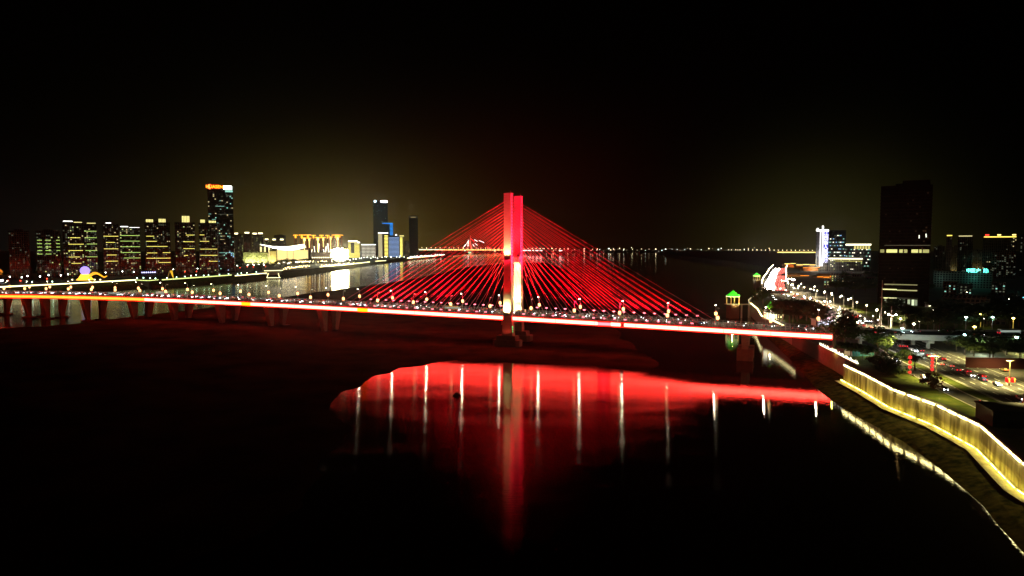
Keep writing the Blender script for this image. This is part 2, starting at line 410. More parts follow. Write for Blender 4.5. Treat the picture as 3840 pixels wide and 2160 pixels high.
# railings
for y, nm in ((-.05, 'railing'), (27.05, 'railing'), (13.4, 'median_barrier')):
    m = MB(); s = SMIN
    while s < SEND:
        z = zd(s); m.box(s-.22, s+.22, y-.12, y+.12, z, z+1.15); s += 2.6
    for h in (.55, 1.1):
        for s in np.arange(SMIN, SEND, 8): 
            e = min(s+8, SEND); m.quad((s, y-.1, zd(s)+h), (e, y-.1, zd(e)+h), (e, y-.1, zd(e)+h+.14), (s, y-.1, zd(s)+h+.14))
            m.quad((s, y+.1, zd(s)+h), (s, y+.1, zd(s)+h+.14), (e, y+.1, zd(e)+h+.14), (e, y+.1, zd(e)+h))
            m.quad((s, y-.1, zd(s)+h+.14), (e, y-.1, zd(e)+h+.14), (e, y+.1, zd(e)+h+.14), (s, y+.1, zd(s)+h+.14))
    m.build(nm, STEEL, BR)
# light strip along both fascias
gap = onb(2334, 1214)[0]; joints = [gap]
s = SMIN; k = 0
yel = [onb(923, 1142)[0], onb(2700, 1240)[0], onb(1360, 1163)[0]]
while s < SEND-1:
    e = min(s+26, SEND-.5)
    for side in (0, 1):
        yy = -.32 if side == 0 else 27.32; sg = -1 if side == 0 else 1
        segs = [(s+.1, e-.1)]
        if s < gap < e: segs = [(s+.1, gap-1.1), (gap+1.1, e-.1)]
        for t_ in yel:
            if side == 0 and s+5 < t_ < e-5:
                segs = [(s+.1, t_-4.5), (t_+4.5, e-.1)]; ym = MB()
                ym.quad((t_-4.4, yy, zf(t_-4.4)-1.2), (t_+4.4, yy, zf(t_+4.4)-1.2), (t_+4.4, yy, zf(t_+4.4)+1), (t_-4.4, yy, zf(t_-4.4)+1)); ym.build('light_strip', E_YELL, BR)
        for a, b in segs:
            m = MB(); n_ = max(1, int((b-a)/6)); xs = np.linspace(a, b, n_+1)
            for p, q in zip(xs[:-1], xs[1:]):
                A, Bz = zf(p), zf(q)
                pts = [(p, yy, A-1.05), (q, yy, Bz-1.05), (q, yy, Bz+1.0), (p, yy, A+1.0)]
                if side: pts = pts[::-1]
                m.quad(*pts)
                i = len(m.v)  # housing behind
                m.quad((p, yy, A+1.0), (q, yy, Bz+1.0), (q, yy-sg*.3, Bz+1.0), (p, yy-sg*.3, A+1.0))
            m.build('light_strip', E_ORANGE if s < -330 else E_CREAM, BR)
        for dz in (-1.5, 1.3):
            m = MB(); xs = np.linspace(s+.1, e-.1, 3)
            for p, q in zip(xs[:-1], xs[1:]): m.tube((p, yy+sg*.25, zf(p)+dz), (q, yy+sg*.25, zf(q)+dz), .2, n=4, cap=False)
            m.build('red_light_tube', E_RED, BR)
    s += 26; k += 1
# bright red beacon panel hung on the near fascia
sb = onb(2267, 1203)[0]
m = MB(); m.box(sb-4, sb+4, -1.02, -.5, zf(sb)-.9, zf(sb)+.9); m.build('beacon_housing', DARKST, BR); m = MB(); m.box(sb-3.9, sb+3.9, -1.1, -1.03, zf(sb)-.85, zf(sb)+.85); m.build('beacon_panel', E('beacon_light', (1, .014, .017), 40, True), BR)
m = MB(); m.box(sb-4.3, sb+4.3, -1.3, -.45, zf(sb)+.9, zf(sb)+1.15); m.box(sb-4.3, sb+4.3, -1.3, -.45, zf(sb)-1.1, zf(sb)-.9); m.build('beacon_light_shield', DARKST, BR)  # cover strips added to keep the panel's light off the cables above

# tower
ZB = zd(0)
def leg(y0, y1, wt, wb, name):
    """outer box section; y0..y1 across; wt/wb = width along the bridge at top and base"""
    m = MB()
    ox = 3.0 if y0 < 5 else -.5
    levels = [(3.0, wb*1.30, .9), (ZB-4, wb*1.06, .35), (ZB, wb, .25), (44, wt*1.06, .08), (58, wt, 0), (101.6, wt, 0)]
    for i, (z, w_, e) in enumerate(levels):
        m.v += [(ox-w_/2, y0-e, z), (ox+w_/2, y0-e, z), (ox+w_/2, y1+e, z), (ox-w_/2, y1+e, z)]
        if i:
            for k in range(4):
                a = (i-1)*4+k; b = (i-1)*4+(k+1) % 4; m.f.append((a, b, b+4, a+4))
    n_ = len(m.v); m.f.append((0, 3, 2, 1)); m.f.append((n_-4, n_-3, n_-2, n_-1))
    o = m.build(name, TOWERM, BR)
    c = MB(); c.box(ox-wt/2-.15, ox+wt/2+.15, y0-.15, y1+.15, 101.6, 102.1); c.tube((ox+wt/2-.4, y0+.4, 102.1), (ox+wt/2-.4, y0+.4, 103.8), .09, n=5); c.build('cap', TOWERM, o)
    # raised frame ribs on the upper shaft, as edge trim
    t = MB()
    for x in (ox-wt/2-.05, ox+wt/2-.3):
        for yy in (y0-.12, y1-.1): t.box(x, x+.35, yy, yy+.22, 61.2, 101.5)
    t.build('edge_trim', TOWERM, o)
    for i in range(19):
        z = 61+i*1.98
        for sg in (-1, 1):
            a = MB(); a.box(ox+sg*wt/2-.25, ox+sg*wt/2+.25, (y0+y1)/2-.45, (y0+y1)/2+.45, z-.5, z+.5); a.build('cable_anchor', DARKST, o)
    return o
LN = leg(-1.6, 2.0, 4.9, 6.2, 'tower_leg'); LF = leg(25.2, 28.8, 4.9, 6.2, 'tower_leg')
m = MB()   # rounded crossbeam with a shallow arch beneath
n_ = 12; y0, y1 = 2.0, 25.2
for i in range(n_+1):
    y = y0+(y1-y0)*i/n_; c_ = abs(2*i/n_-1); zb = 56.6-3.0*c_**5; zt = 60.0+1.2*c_**6
    ox = 2.7-3.2*i/n_; m.v += [(ox-2.1, y, zb), (ox+2.1, y, zb), (ox+2.1, y, zt), (ox-2.1, y, zt)]
    if i:
        for k in range(4):
            a = (i-1)*4+k; b = (i-1)*4+(k+1) % 4; m.f.append((a, a+4, b+4, b))
m.build('crossbeam', TOWERM, BR)
m = MB(); m.box(-2.9, 2.9, 1.8, 25.4, ZB-7.2, ZB-4.6); m.build('lower_crossbeam', TOWERM, BR)
# base footings
for (ya, yb) in ((-4.2, 5.2), (22.4, 31.8)):
    ox = 2.2 if ya < 5 else 0
    m = MB(); m.prism([(x_+ox, y_) for x_, y_ in ((-9.5, ya+2), (-7.5, ya), (7.5, ya), (9.5, ya+2), (9.5, yb-2), (7.5, yb), (-7.5, yb), (-9.5, yb-2))], -1, 5.4)
    m.box(ox-7, ox+7, ya+1, yb-1, 5.4, 8.2, taper=.93); m.build('tower_footing', CONCD, BR)
# navigation signal on the pier
m = MB()
for z in (11.0, 12.6, 14.2): m.lathe((6.3, -1.4, z), [(.15, -.6), (.45, -.3), (.45, .3), (.15, .6)], 8)
m.build('navigation_light', E_GRN, BR)
m = MB(); m.box(5.6, 5.9, -1.6, -1.2, 9.8, 15.2); m.build('signal_bracket', DARKST, BR)
# cables
N = 19; rnd = random.Random(5)
cab_base = []
for side, yc in ((0, 1.0), (1, 26.2)):
    for sg in (-1, 1):
        for i in range(N):
            s_ = sg*(11.5+6.75*i); zt = 61+i*1.98
            a = Vector((s_, yc-.0 if side == 0 else yc, zd(s_)+.9)); b = Vector((sg*2.4+(2.7 if side == 0 else -.5), .2 if side == 0 else 27.0, zt))
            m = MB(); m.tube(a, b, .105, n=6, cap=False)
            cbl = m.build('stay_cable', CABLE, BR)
            sk = MB(); d = (b-a).normalized(); sk.tube(a-d*1.2, a+d*2.2, .3, .22, n=6); sk.build('cable_socket', STEEL, cbl)
            cab_base.append((side, sg, i, a, b))
for side, sg, i, a, b in cab_base:
    if abs(a.x) > 122 : continue
    yy = a.y + (-1.0 if side == 0 else 1.0)*.55
    up = 2.6 if side else .5
    p = Vector((a.x+sg*2.2, yy, zd(a.x)+.6+up))
    m = MB(); m.tube((p.x, p.y, zd(a.x)), (p.x, p.y, p.z-.3), .08, n=5); m.build('floodlight_post', STEEL, BR)
    m = MB(); m.box(p.x-.75, p.x+.75, p.y-.35, p.y+.35, p.z-.3, p.z+.3)
    fo = m.build('floodlight', E_FLOOD, BR)
    for q_ in (1,):
        tgt = b.lerp(a, .30)
        src = p+Vector((sg*1.0, (-1.3 if side == 0 else -1.3), .3))
        lamp('floodlight_beam', 'SPOT', src, 1300000, (1, .005, .020), BR, target=tgt, size=.25, angle=17, blend=.8)
# tower floodlights, then added red fill spots for the cables
warm = (1, .62, .22)
for x, y, z, tx, ty, tz, en, an, c_ in (
        (1.2, -5, ZB+.5, 2.2, -1.6, 26.5, 40000, 58, warm), (4.6, -5, ZB+.5, 3.2, -1.6, 26.5, 36000, 58, warm),
        (-.5, 15.5, ZB+1.2, -.5, 25, 42, 260000, 74, warm), (-.5, 18.5, ZB+1, -.5, 25, 25, 22000, 90, warm), (-.5, 20.0, 53.0, -.5, 25.2, 50, 9000, 140, warm), (1, 7, 50, 1, 12, 58, 9000, 120, warm), (18, 13, ZB+2, 1, 14, 58, 45000, 30, warm),
        (13, 6, ZB+1.2, 5.4, .2, 40, 30000, 50, warm), (10, 34, ZB+1.2, 2.2, 27, 40, 16000, 60, warm),
        (1.4, -5.2, 59.0, 2.4, -1.7, 68, 15000, 75, warm), (4.2, -5.2, 59.0, 3.1, -1.7, 68, 15000, 75, warm),
        (0, 13, 62.5, -.5, 25.2, 88, 50000, 80, (1, .008, .03)), (7.5, 8, 62.5, 5.1, .5, 84, 9000, 70, (1, .20, .10)),
        (-4, -24, ZB+1, 2.5, -1.6, 86, 850000, 34, (1, .008, .03)), (-2, -20, ZB+1, 2.5, -1.6, 49, 42000, 44, (1, .006, .008)), (26, -16, ZB+1, 5, 0, 80, 60000, 30, (1, .06, .04)),
        (3, -8, 9, 3, -1.8, 14, 900, 80, (1, .06, .03)),
        (-95, -4, ZB+1.2, -33.2, 1, 66, 520000, 62, (1, .003, .035)),  # from here: added red spots that brighten the upper cables
        (-55, -4, ZB+1.2, -19.2, 1, 80, 520000, 62, (1, .003, .035)),
        (55, -4, ZB+1.2, 19.2, 1, 80, 520000, 62, (1, .003, .035)),
        (95, -4, ZB+1.2, 33.2, 1, 66, 520000, 62, (1, .003, .035)),
        (-75, 14, ZB+1.2, -26.2, 26, 74, 420000, 62, (1, .003, .035)),
        (75, 14, ZB+1.2, 26.2, 26, 74, 420000, 62, (1, .003, .035))):
    lamp('tower_and_fill_spot', 'SPOT', (x, y, z), en, c_, BR, target=(tx, ty, tz), size=.5, angle=an, blend=.7)
# brackets that carry the two ledge floodlights and the outboard ones
m = MB(); m.box(.5, 4.9, -5.6, -1.6, 58.2, 58.5); m.build('floodlight_ledge', STEEL, BR)
m = MB(); m.box(0, 6.0, -5.5, .1, ZB-.4, ZB-.1); m.build('floodlight_platform', STEEL, BR)
# piers: pairs of flared columns
for s_, zg in ((-486, -.5), (onb(134, 1185)[0]+6, -.5), (onb(288, 1200)[0]+5, -.5), (onb(464, 1193)[0]+5, 1), (onb(618, 1199)[0]+4, 3), (onb(795, 1206)[0]+4, 3), (onb(982, 1219)[0]+3, 3), (onb(1183, 1240)[0]+3, 0), (onb(2806, 1290)[0]-2, -.5), (-540, -.5), (-592, -.5)):
    zt = zd(s_)-4.4
    pr = MB()
    for (yb, yt, w_) in (((5.2, 8.4), (.9, 8.6), 3.2), ((18.6, 21.8), (18.4, 26.1), 3.2)):
        i = len(pr.v)
        for (ya, yc), z, ww in ((yb, zg, 3.0), (yb, zg+1.5, 2.7), (yt, zt, 4.4)):
            pr.v += [(s_-ww/2, ya, z), (s_+ww/2, ya, z), (s_+ww/2, yc, z), (s_-ww/2, yc, z)]
        for L_ in range(2):
            for k in range(4):
                a = i+L_*4+k; b = i+L_*4+(k+1) % 4; pr.f.append((a, b, b+4, a+4))
        o = pr.build('pier_column', CONC, BR); pr = MB()
    m = MB(); m.box(s_-4.5, s_+4.5, 3.2, 10.4, zg-2, zg+(1.6 if s_ < 0 else 7.5)); m.box(s_-4.5, s_+4.5, 16.6, 23.8, zg-2, zg+(1.6 if s_ < 0 else 7.5)); m.build('pile_cap', CONCD, BR)

def bw(s, y, z=0): return B0+U*s+V*y+Vector((0, 0, z))
# bridge street lamps: far row shows its lit head, near row faces away
def make_lamp(lit_toward):
    t = thing('bridge_street_lamp', 'x', 'street lamp')
    m = MB(); m.tube((0, 0, 0), (0, 0, 10.3), .17, .11, n=8); m.build('pole', STEEL, t)
    m = MB(); m.tube((0, 0, 10.1), (0, lit_toward*1.5, 10.9), .1, n=6); m.build('arm', STEEL, t)
    m = MB(); m.box(-.5, .5, min(lit_toward*1.2, lit_toward*2.4), max(lit_toward*1.2, lit_toward*2.4), 10.85, 11.15); hd = m.build('lamp_head', STEEL, t)
    m = MB()
    y0, y1 = lit_toward*1.3, lit_toward*2.45
    m.box(-.36, .36, min(y0, y1), max(y0, y1), 10.5, 10.82, taper=1.0); m.build('lens', E_LAMPW, hd)
    m = MB(); ys = lit_toward*1.22
    m.box(-.5, .5, min(ys, ys-lit_toward*.08), max(ys, ys-lit_toward*.08), 10.4, 10.84)
    for sx in (-1, 1): m.box(sx*.5-.04, sx*.5+.04, min(y0, y1), max(y0, y1), 10.4, 10.84)
    m.build('shade', STEEL, hd)
    m = MB(); m.lathe((0, 0, 5.2), [(.3, -1.1), (.8, -.9), (.95, 0), (.8, .9), (.3, 1.1)], 10); ln = m.build('lantern', E_LANT, t)
    m = MB(); m.lathe((0, 0, 5.2), [(.45, 1.08), (.5, 1.3), (.2, 1.45)], 8); m.lathe((0, 0, 5.2), [(.2, -1.45), (.5, -1.3), (.45, -1.08)], 8); m.build('lantern_cap', E_REDL, ln)
    return remember(t)
pf = make_lamp(-1); pn = make_lamp(1)
uf, un_ = [pf], [pn]
far0 = onb(1400*.3727+1500, 680+1330*.3727, WD-1)[0]; near0 = onb(1320*.3727+1500, 680+1310*.3727, .9)[0]
def cd_side(s): return ('skyline' if s < 0 else 'avenue')
LAMPS = []
for row, s0, proto, yy in (('far', far0, pf, WD-.7), ('near', near0, pn, .7)):
    first = True
    ks = [k for k in range(-20, 9) if SMIN < s0+k*29.4 < SEND-6]
    neg = [k for k in ks if s0+k*29.4 < 0]; pos = [k for k in ks if s0+k*29.4 >= 0]
    for k in ks:
        s_ = s0+k*29.4
        o = proto if first else copy_tree(proto); first = False
        o.location = bw(s_, yy, zd(s_)); o.rotation_euler = (0, 0, RZ)
        n_ = (len(neg)-neg.index(k)) if s_ < 0 else pos.index(k)+1
        tag(o, f'{"white-headed" if row=="far" else "shaded"} street lamp with lantern on the {row} kerb, {ordw(n_)} from the tower, {cd_side(s_)} side', 'street lamp', f'street lamps along the bridge')
        LAMPS.append(s_)
        lamp('street_light', 'SPOT', bw(s_, yy+(-2 if row == 'far' else 2), zd(s_)+10.3), 5500, (1, .82, .55), None, target=bw(s_, 13, zd(s_)), size=.4, angle=130, blend=.6).name = 'street_light'
# ------------------------------------------------------------------ vehicles
CCOL = {'white': (.6, .6, .6), 'silver': (.35, .36, .37), 'black': (.015, .015, .017), 'red': (.25, .02, .02), 'blue': (.03, .06, .18), 'grey': (.12, .12, .125), 'gold': (.35, .26, .1)}
def make_car(colr, kind='car'):
    t = thing('car' if kind != 'bus' else 'bus', 'x', kind); pm = mat('car_paint_'+colr, CCOL[colr], .3, .6)
    if kind == 'bus':
        m = MB(); m.box(-5.5, 5.5, -1.25, 1.25, .4, 3.1, taper=.985); m.build('body', pm, t)
        m = MB(); m.box(-5.3, 5.52, -1.27, 1.27, 1.5, 2.5); m.build('window_band', mat('bus_window', (.02, .02, .02), .2, .5, emit=(.8, .95, .8), st=.35), t)
        for x in (-3.6, 3.6):
            for y in (-1.2, 1.2):
                m = MB(); m.tube((x, y-.12, .5), (x, y+.12, .5), .5, n=12); m.build('wheel', RUBBER, t)
        L_, hz, hy = 5.53, .9, .9
    else:
        pr = [(-2.2, .35), (2.2, .35), (2.28, .7), (1.9, .88), (.95, .98), (.35, 1.42), (-1.0, 1.46), (-1.75, 1.0), (-2.22, .95)]
        m = MB(); i = 0
        for y, f in ((-.88, .97), (-.7, 1), (.7, 1), (.88, .97)):
            m.v += [(x*f, y*(1 if z < 1.0 else .86), z) for x, z in pr]
        n_ = len(pr)
        for r_ in range(3):
            for k in range(n_):
                a = r_*n_+k; b = r_*n_+(k+1) % n_; m.f.append((a, b, b+n_, a+n_))
        m.f.append(tuple(range(n_))[::-1]); m.f.append(tuple(3*n_+k for k in range(n_)))
        m.build('body', pm, t)
        m = MB(); g_ = [(.92, 1.0), (.36, 1.40), (-1.0, 1.44), (-1.7, 1.02)]
        m.v += [(x*1.01, -.80, z) for x, z in g_]+[(x*1.01, .80, z) for x, z in g_]
        m.f = [(0, 1, 2, 3), (7, 6, 5, 4), (0, 4, 5, 1), (2, 6, 7, 3)]
        m.build('windows', GLASS, t)
        for x in (-1.35, 1.4):
            for y in (-.82, .82):
                m = MB(); m.tube((x, y-.1, .33), (x, y+.1, .33), .33, n=10); m.build('wheel', RUBBER, t)
        L_, hz, hy = 2.22, .68, .62
    for y in (-hy, hy):
        m = MB(); m.box(L_-.12, L_+.08, y-.2, y+.2, hz-.12, hz+.12); m.build('headlight', E_HEAD, t)
    for y in (-hy, hy):
        m = MB(); m.box(-L_-.06, -L_+.12, y-.2, y+.2, hz+.05, hz+.3); m.build('tail_light', E_TAIL, t)
    return remember(t)
CARS = {c: make_car(c) for c in CCOL}; used = set()
rc = random.Random(11)
def put_car(c, loc, rz, label, group, proto=None):
    p = proto or CARS[c]; key = p.name
    o = p if key not in used else copy_tree(p); used.add(key)
    o.location = loc; o.rotation_euler = (0, 0, rz); tag(o, label, 'car' if p in CARS.values() else 'bus', group); return o
lanes = [(3.7, 1, 'kerb', 'near'), (7.2, 1, 'middle', 'near'), (10.7, 1, 'inner', 'near'), (16.1, -1, 'inner', 'far'), (19.6, -1, 'middle', 'far'), (23.1, -1, 'kerb', 'far')]
farl = sorted(s0 for s0 in LAMPS)
sk_l = sorted([far0+k*29.4 for k in range(-20, 9) if SMIN < far0+k*29.4 < SEND-6])
buses = [(onb(432, 1108, 5)[0], 3.7, 1, 'white', 'white bus with lit windows in the near kerb lane, far from the tower'), (onb(1690, 1152, 5)[0], 7.2, 1, 'gold', 'yellow bus with lit windows just before the tower, near carriageway'),
         (onb(600, 1108, 18)[0], 19.6, -1, 'silver', 'silver bus with lit windows in the far middle lane')]
for y, d_, lane, way in lanes:
    s = -560+rc.random()*10; cellused = {}
    while s < SEND-8:
        dens = 12.5 if s < -100 else (19 if s < 90 else 24)
        s += dens*(.75+rc.random()*.9)
        if s > SEND-8: break
        if abs(s-0) < 0: continue
        if any(abs(s-b[0]) < 9 and abs(y-b[1]) < .1 for b in buses): continue
        if y in (3.7, 23.1) and rc.random() < .25: continue
        j = min(range(len(sk_l)), key=lambda q: abs(sk_l[q]-s)); L0 = sk_l[j]
        n_ = len([a for a in sk_l if a < 0 and a >= L0]) if L0 < 0 else len([a for a in sk_l if 0 <= a <= L0])
        opts = [c for c in ('white', 'silver', 'black', 'grey', 'red', 'blue', 'gold', 'white') if c not in cellused.get(j, ())]
        if not opts: continue
        c = rc.choice(opts); cellused.setdefault(j, set()).add(c)
        put_car(c, bw(s, y, zd(s)+.05), RZ if d_ > 0 else RZ+math.pi, f'{c} car in the {way} {lane} lane by the {ordw(n_)} far lamp, {cd_side(L0)} side', 'cars on the bridge')
BUS = {}
for s, y, d_, c, lb in buses:
    p = make_car(c, 'bus'); put_car(c, bw(s, y, zd(s)+.05), RZ if d_ > 0 else RZ+math.pi, lb, 'buses on the bridge', proto=p)
# ------------------------------------------------------------------ trees
def crown_mesh(name, seed, m, nclump=26, per=46, flat=.8, leaf=.42):
    r = random.Random(seed); mb = MB(); cl = []
    for i in range(nclump):
        while True:
            p = Vector((r.uniform(-1, 1), r.uniform(-1, 1), r.uniform(-1, 1)))
            if .35 < p.length < 1: break
        cl.append((p*.78, r.uniform(.22, .42)))
    for c, rad in cl:
        for j in range(per):
            q = Vector((r.gauss(0, 1), r.gauss(0, 1), r.gauss(0, 1))).normalized()*rad*(.55+.45*r.random())
            p = c+q; p.z *= flat
            a = Vector((r.gauss(0, 1), r.gauss(0, 1), r.gauss(0, 1))).normalized(); b = a.orthogonal().normalized(); s = leaf*.13*(.6+r.random()*.8)
            mb.quad(p-a*s-b*s*.6, p+a*s-b*s*.6, p+a*s+b*s*.6, p-a*s+b*s*.6)
    return mb.mesh(name, m)
CR = [crown_mesh('crown', 1, LEAF), crown_mesh('crown', 2, LEAF, 34, 40, .95), crown_mesh('crown', 3, LEAF, 20, 60, .65)]
CRR = crown_mesh('crown', 4, LEAFR)
def trunk_mesh():
    m = MB(); m.tube((0, 0, 0), (0.02, 0, .55), .045, .028, n=7)
    for k in range(5):
        t = k*1.3; m.tube((0.02, 0, .40+.03*k), (.28*math.cos(t), .28*math.sin(t), .78), .018, .007, n=5)
    return m.mesh('trunk', BARK)
TRK = trunk_mesh()
def tree(p, h, w, label, variant=0, group=None, name='tree', cat='tree', low=.0):
    t = thing(name, label, cat, p, random.Random(int(p[0]*7+p[1])).random()*6, group)
    c = obj('crown', CRR if variant == 9 else CR[variant], t); ch = h*(.62 if not low else .95)
    c.scale = (w/2, w/2, ch/2/.8); c.location = (0, 0, h-ch/2)
    if not low:
        k = obj('trunk', TRK, t); k.scale = (h*.8, h*.8, h*.95)
    return t

# ------------------------------------------------------------------ buildings
FAC = {'dark': facade_mat('dark_facade', (.055, .05, .045), (.012, .014, .018)), 'tan': facade_mat('tan_facade', (.12, .095, .065), (.02, .02, .02)),
       'brown': facade_mat('brown_facade', (.10, .055, .03), (.015, .012, .01)), 'pale': facade_mat('pale_facade', (.22, .21, .19), (.02, .025, .03)),
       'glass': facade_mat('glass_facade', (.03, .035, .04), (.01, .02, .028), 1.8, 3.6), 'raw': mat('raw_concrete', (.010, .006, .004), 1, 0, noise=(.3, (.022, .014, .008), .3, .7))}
WINM = MB().box(-1.1, 1.1, -.12, .1, -.95, .95)
WMESH = {k: MB().box(-.95, .95, -.12, .1, -.75, .75).mesh('window', v) for k, v in (('w', E_WINW), ('y', E_WINY), ('c', E_WINC), ('d', E_WIND), ('W', E('window_bright_light', (1, .93, .7), 2.2)), ('b', E('window_blue_light', (.3, .6, 1), 1.2)))}
def zl(py, D): return CAMZ-(py-920)/2560*D
def bld(label, px0, px1, pytop, D, fac='dark', zb=11.9, dep=None, nwin=30, wk='wwyd', bands=(), name='apartment_tower', cat='building', seed=0, pil=True, group=None, jit=None, colw=3.2, rowh=3.1, winrows=None, ws=1.0):
    r = random.Random(seed*977+int(px0)); pc = (px0+px1)/2; phi = math.atan2(pc-1920, 2560)
    X = (pc-1920)/2560*D; j = R(r.uniform(-5, 5)) if jit is None else jit
    w = (px1-px0)/2560*D*math.cos(phi); h = zl(pytop, D)-zb; d = dep or min(w*.7, 24)
    t = thing(name, label, cat, (X, D, zb), math.atan2(-X, D)+j, group)
    m = MB(); m.box(-w/2, w/2, 0, d, 0, h)
    if pil:
        n_ = max(3, int(w/8))
        for k in range(n_+1):
            x = -w/2+w*k/n_; m.box(max(-w/2-.25, x-.5), min(w/2+.25, x+.5), -.55, d+.05, 0, h+.9)
        m.box(-w*.22, w*.22, d*.25, d*.75, h+.003, h+3.6)
    m.build('wall', FAC[fac], t)
    m = MB(); m.box(-w/2-.3, w/2+.3, -.62, -.3, h-.3, h+1.1); m.box(-w/2-.3, w/2+.3, d+.1, d+.4, h-.3, h+1.1); m.build('parapet', FAC[fac], t)
    nc = max(2, int(w/colw)); nr = max(2, int(h/rowh)); cells = [(i, k) for i in range(nc) for k in range(1, nr)]
    if winrows: cells = [c for c in cells if winrows[0] <= c[1]*rowh/h <= winrows[1]]
    r.shuffle(cells)
    for i, k in cells[:min(nwin, 95)]:
        o = obj('window', WMESH[r.choice(wk)], t, (-w/2+(i+.5)*w/nc, -.08 if not pil else -.2, (k+.5)*rowh)); o.scale = (ws*min(1, w/nc/2.6), 1, ws)
    for py, f0, f1, mm_ in bands:
        z = zl(py, D)-zb; m = MB(); m.box(-w/2+w*f0, -w/2+w*f1, -.85, -.6, z-.33, z+.33); m.build('light_band', mm_, t)
    return t, w, h, d
E_BAND = E('band_yellow_light', (1, .86, .16), 1.9); E_BANDG = E('band_green_light', (.66, 1, .22), 1.2); E_CROWN = E('crown_warm_light', (1, .88, .30), 1.3)
def Z1(x): return x*.3727
def Y1(y): return 640+y*.3727
def crown(t, w, h, f0, f1, hh, m_=None, mode='box', y0=0, y1=8):
    m = MB(); x0, x1 = -w/2+w*f0, -w/2+w*f1
    if mode == 'box':
        n_ = 5
        for k in range(n_):
            a = x0+(x1-x0)*(k+.12)/n_; b = x0+(x1-x0)*(k+.88)/n_; m.box(a, b, y0-.3, y0+.2, h+.5, h+hh)
    else: m.box(x0, x1, y0-.6, y0+.1, h+hh-1.2, h+hh)
    m.build('crown_light', m_ or E_CROWN, t)
    m = MB(); m.box(x0, x1, y0+.25, y1, h+.004, h+hh-.3); m.box(x0-1, x1+1, y0-1.0, y1+1, h+hh+.003, h+hh+1); m.build('crown_block', FAC['tan'], t)
SK = 'towers on the skyline bank'
def rows(ys, f0, f1, mm_, D=0, r=random.Random(3)):
    out = []
    for y in ys:
        a = f0+(r.random()*.18 if r.random() < .5 else 0); b = f1-(r.random()*.25 if r.random() < .5 else 0); out.append((Y1(y), a, b, mm_))
    return out
bld('dim brown tower block at the dark end of the skyline, beyond the bridge end', 37, 114, 868, 1150, 'brown', nwin=16, wk='d', seed=1, group=SK)
bld('wide dark tower block with short green light bands, beside the dim brown block', 140, 229, 868, 1180, 'dark', nwin=60, wk='yddddd', bands=[b for y in (700, 735, 768, 803, 838) for b in ((Y1(y), .04, .24, E_BANDG), (Y1(y), .37, .62, E_BANDG), (Y1(y), .84, 1, E_BANDG))][:14], seed=2, group=SK)
t, w, h, d = bld('apartment tower with slanting white roof lights and broken light bands', 240, 318, 838, 1220, 'dark', nwin=75, wk='wyddddd', bands=rows((675, 740, 803, 868, 932), .25, 1, E_BAND), seed=3, group=SK)
crown(t, w, h, .05, .5, 4.2, E_WHITE, 'bar'); crown(t, w, h, .55, .95, 2.6, E_CROWN, 'bar')
t, w, h, d = bld('apartment tower with green light bands next to the slanting white roof lights', 320, 367, 842, 1250, 'dark', nwin=70, wk='wyddddd', bands=rows((610, 675, 738, 803, 866), .05, 1, E_BANDG), seed=4, group=SK)
crown(t, w, h, .25, .95, 2.8, E_CROWN, 'bar')
t, w, h, d = bld('slim apartment tower with evenly spaced full-width light bands', 391, 448, 842, 1230, 'dark', nwin=60, wk='wdddd', bands=rows((660, 722, 786, 848, 910), .02, 1, E_BAND), seed=5, group=SK)
crown(t, w, h, .2, .55, 3.2, E_WHITE, 'bar')
t, w, h, d = bld('apartment tower with green bands and two level white roof bars', 453, 530, 856, 1260, 'dark', nwin=75, wk='wyddddd', bands=rows((653, 709, 765, 823, 878), .02, .98, E_BANDG), seed=6, group=SK)
crown(t, w, h, .05, .42, 3.4, E_WHITE, 'bar'); crown(t, w, h, .48, .98, 1.6, E_WHITE, 'bar')
t, w, h, d = bld('apartment tower with twin glowing crowns and bright yellow bands', 548, 642, 836, 1290, 'dark', nwin=80, wk='wwydddddd', bands=[(Y1(660), .05, .36, E_BAND), (Y1(711), .04, .46, E_BAND), (Y1(762), .05, .88, E_BAND), (Y1(827), .05, .46, E_BAND), (Y1(825), .68, .99, E_BAND), (Y1(880), .03, .99, E_BAND), (Y1(924), .5, .99, E_BAND)], seed=7, group=SK)
crown(t, w, h, .05, .34, 6.2); crown(t, w, h, .55, .84, 7.5)
t, w, h, d = bld('apartment tower with the tallest glowing crown, before the dark skyscraper', 660, 735, 836, 1310, 'dark', nwin=70, wk='wwydddddd', bands=[(Y1(648), .55, .92, E_BAND), (Y1(715), .4, .95, E_BAND), (Y1(784), .4, .96, E_BAND), (Y1(852), .42, .62, E_BAND)], seed=8, group=SK)
crown(t, w, h, .36, .75, 13)
t, w, h, d = bld('apartment tower with low ragged crown lights at the foot of the skyscraper', 749, 818, 838, 1330, 'dark', nwin=70, wk='wyddddd', bands=[(Y1(647), .05, .3, E_BAND), (Y1(711), .05, .55, E_BAND), (Y1(789), .05, .98, E_BAND), (Y1(851), .05, .98, E_BAND), (Y1(911), .5, .98, E_BAND)], seed=9, group=SK)
crown(t, w, h, .1, .35, 7); crown(t, w, h, .55, .95, 5)
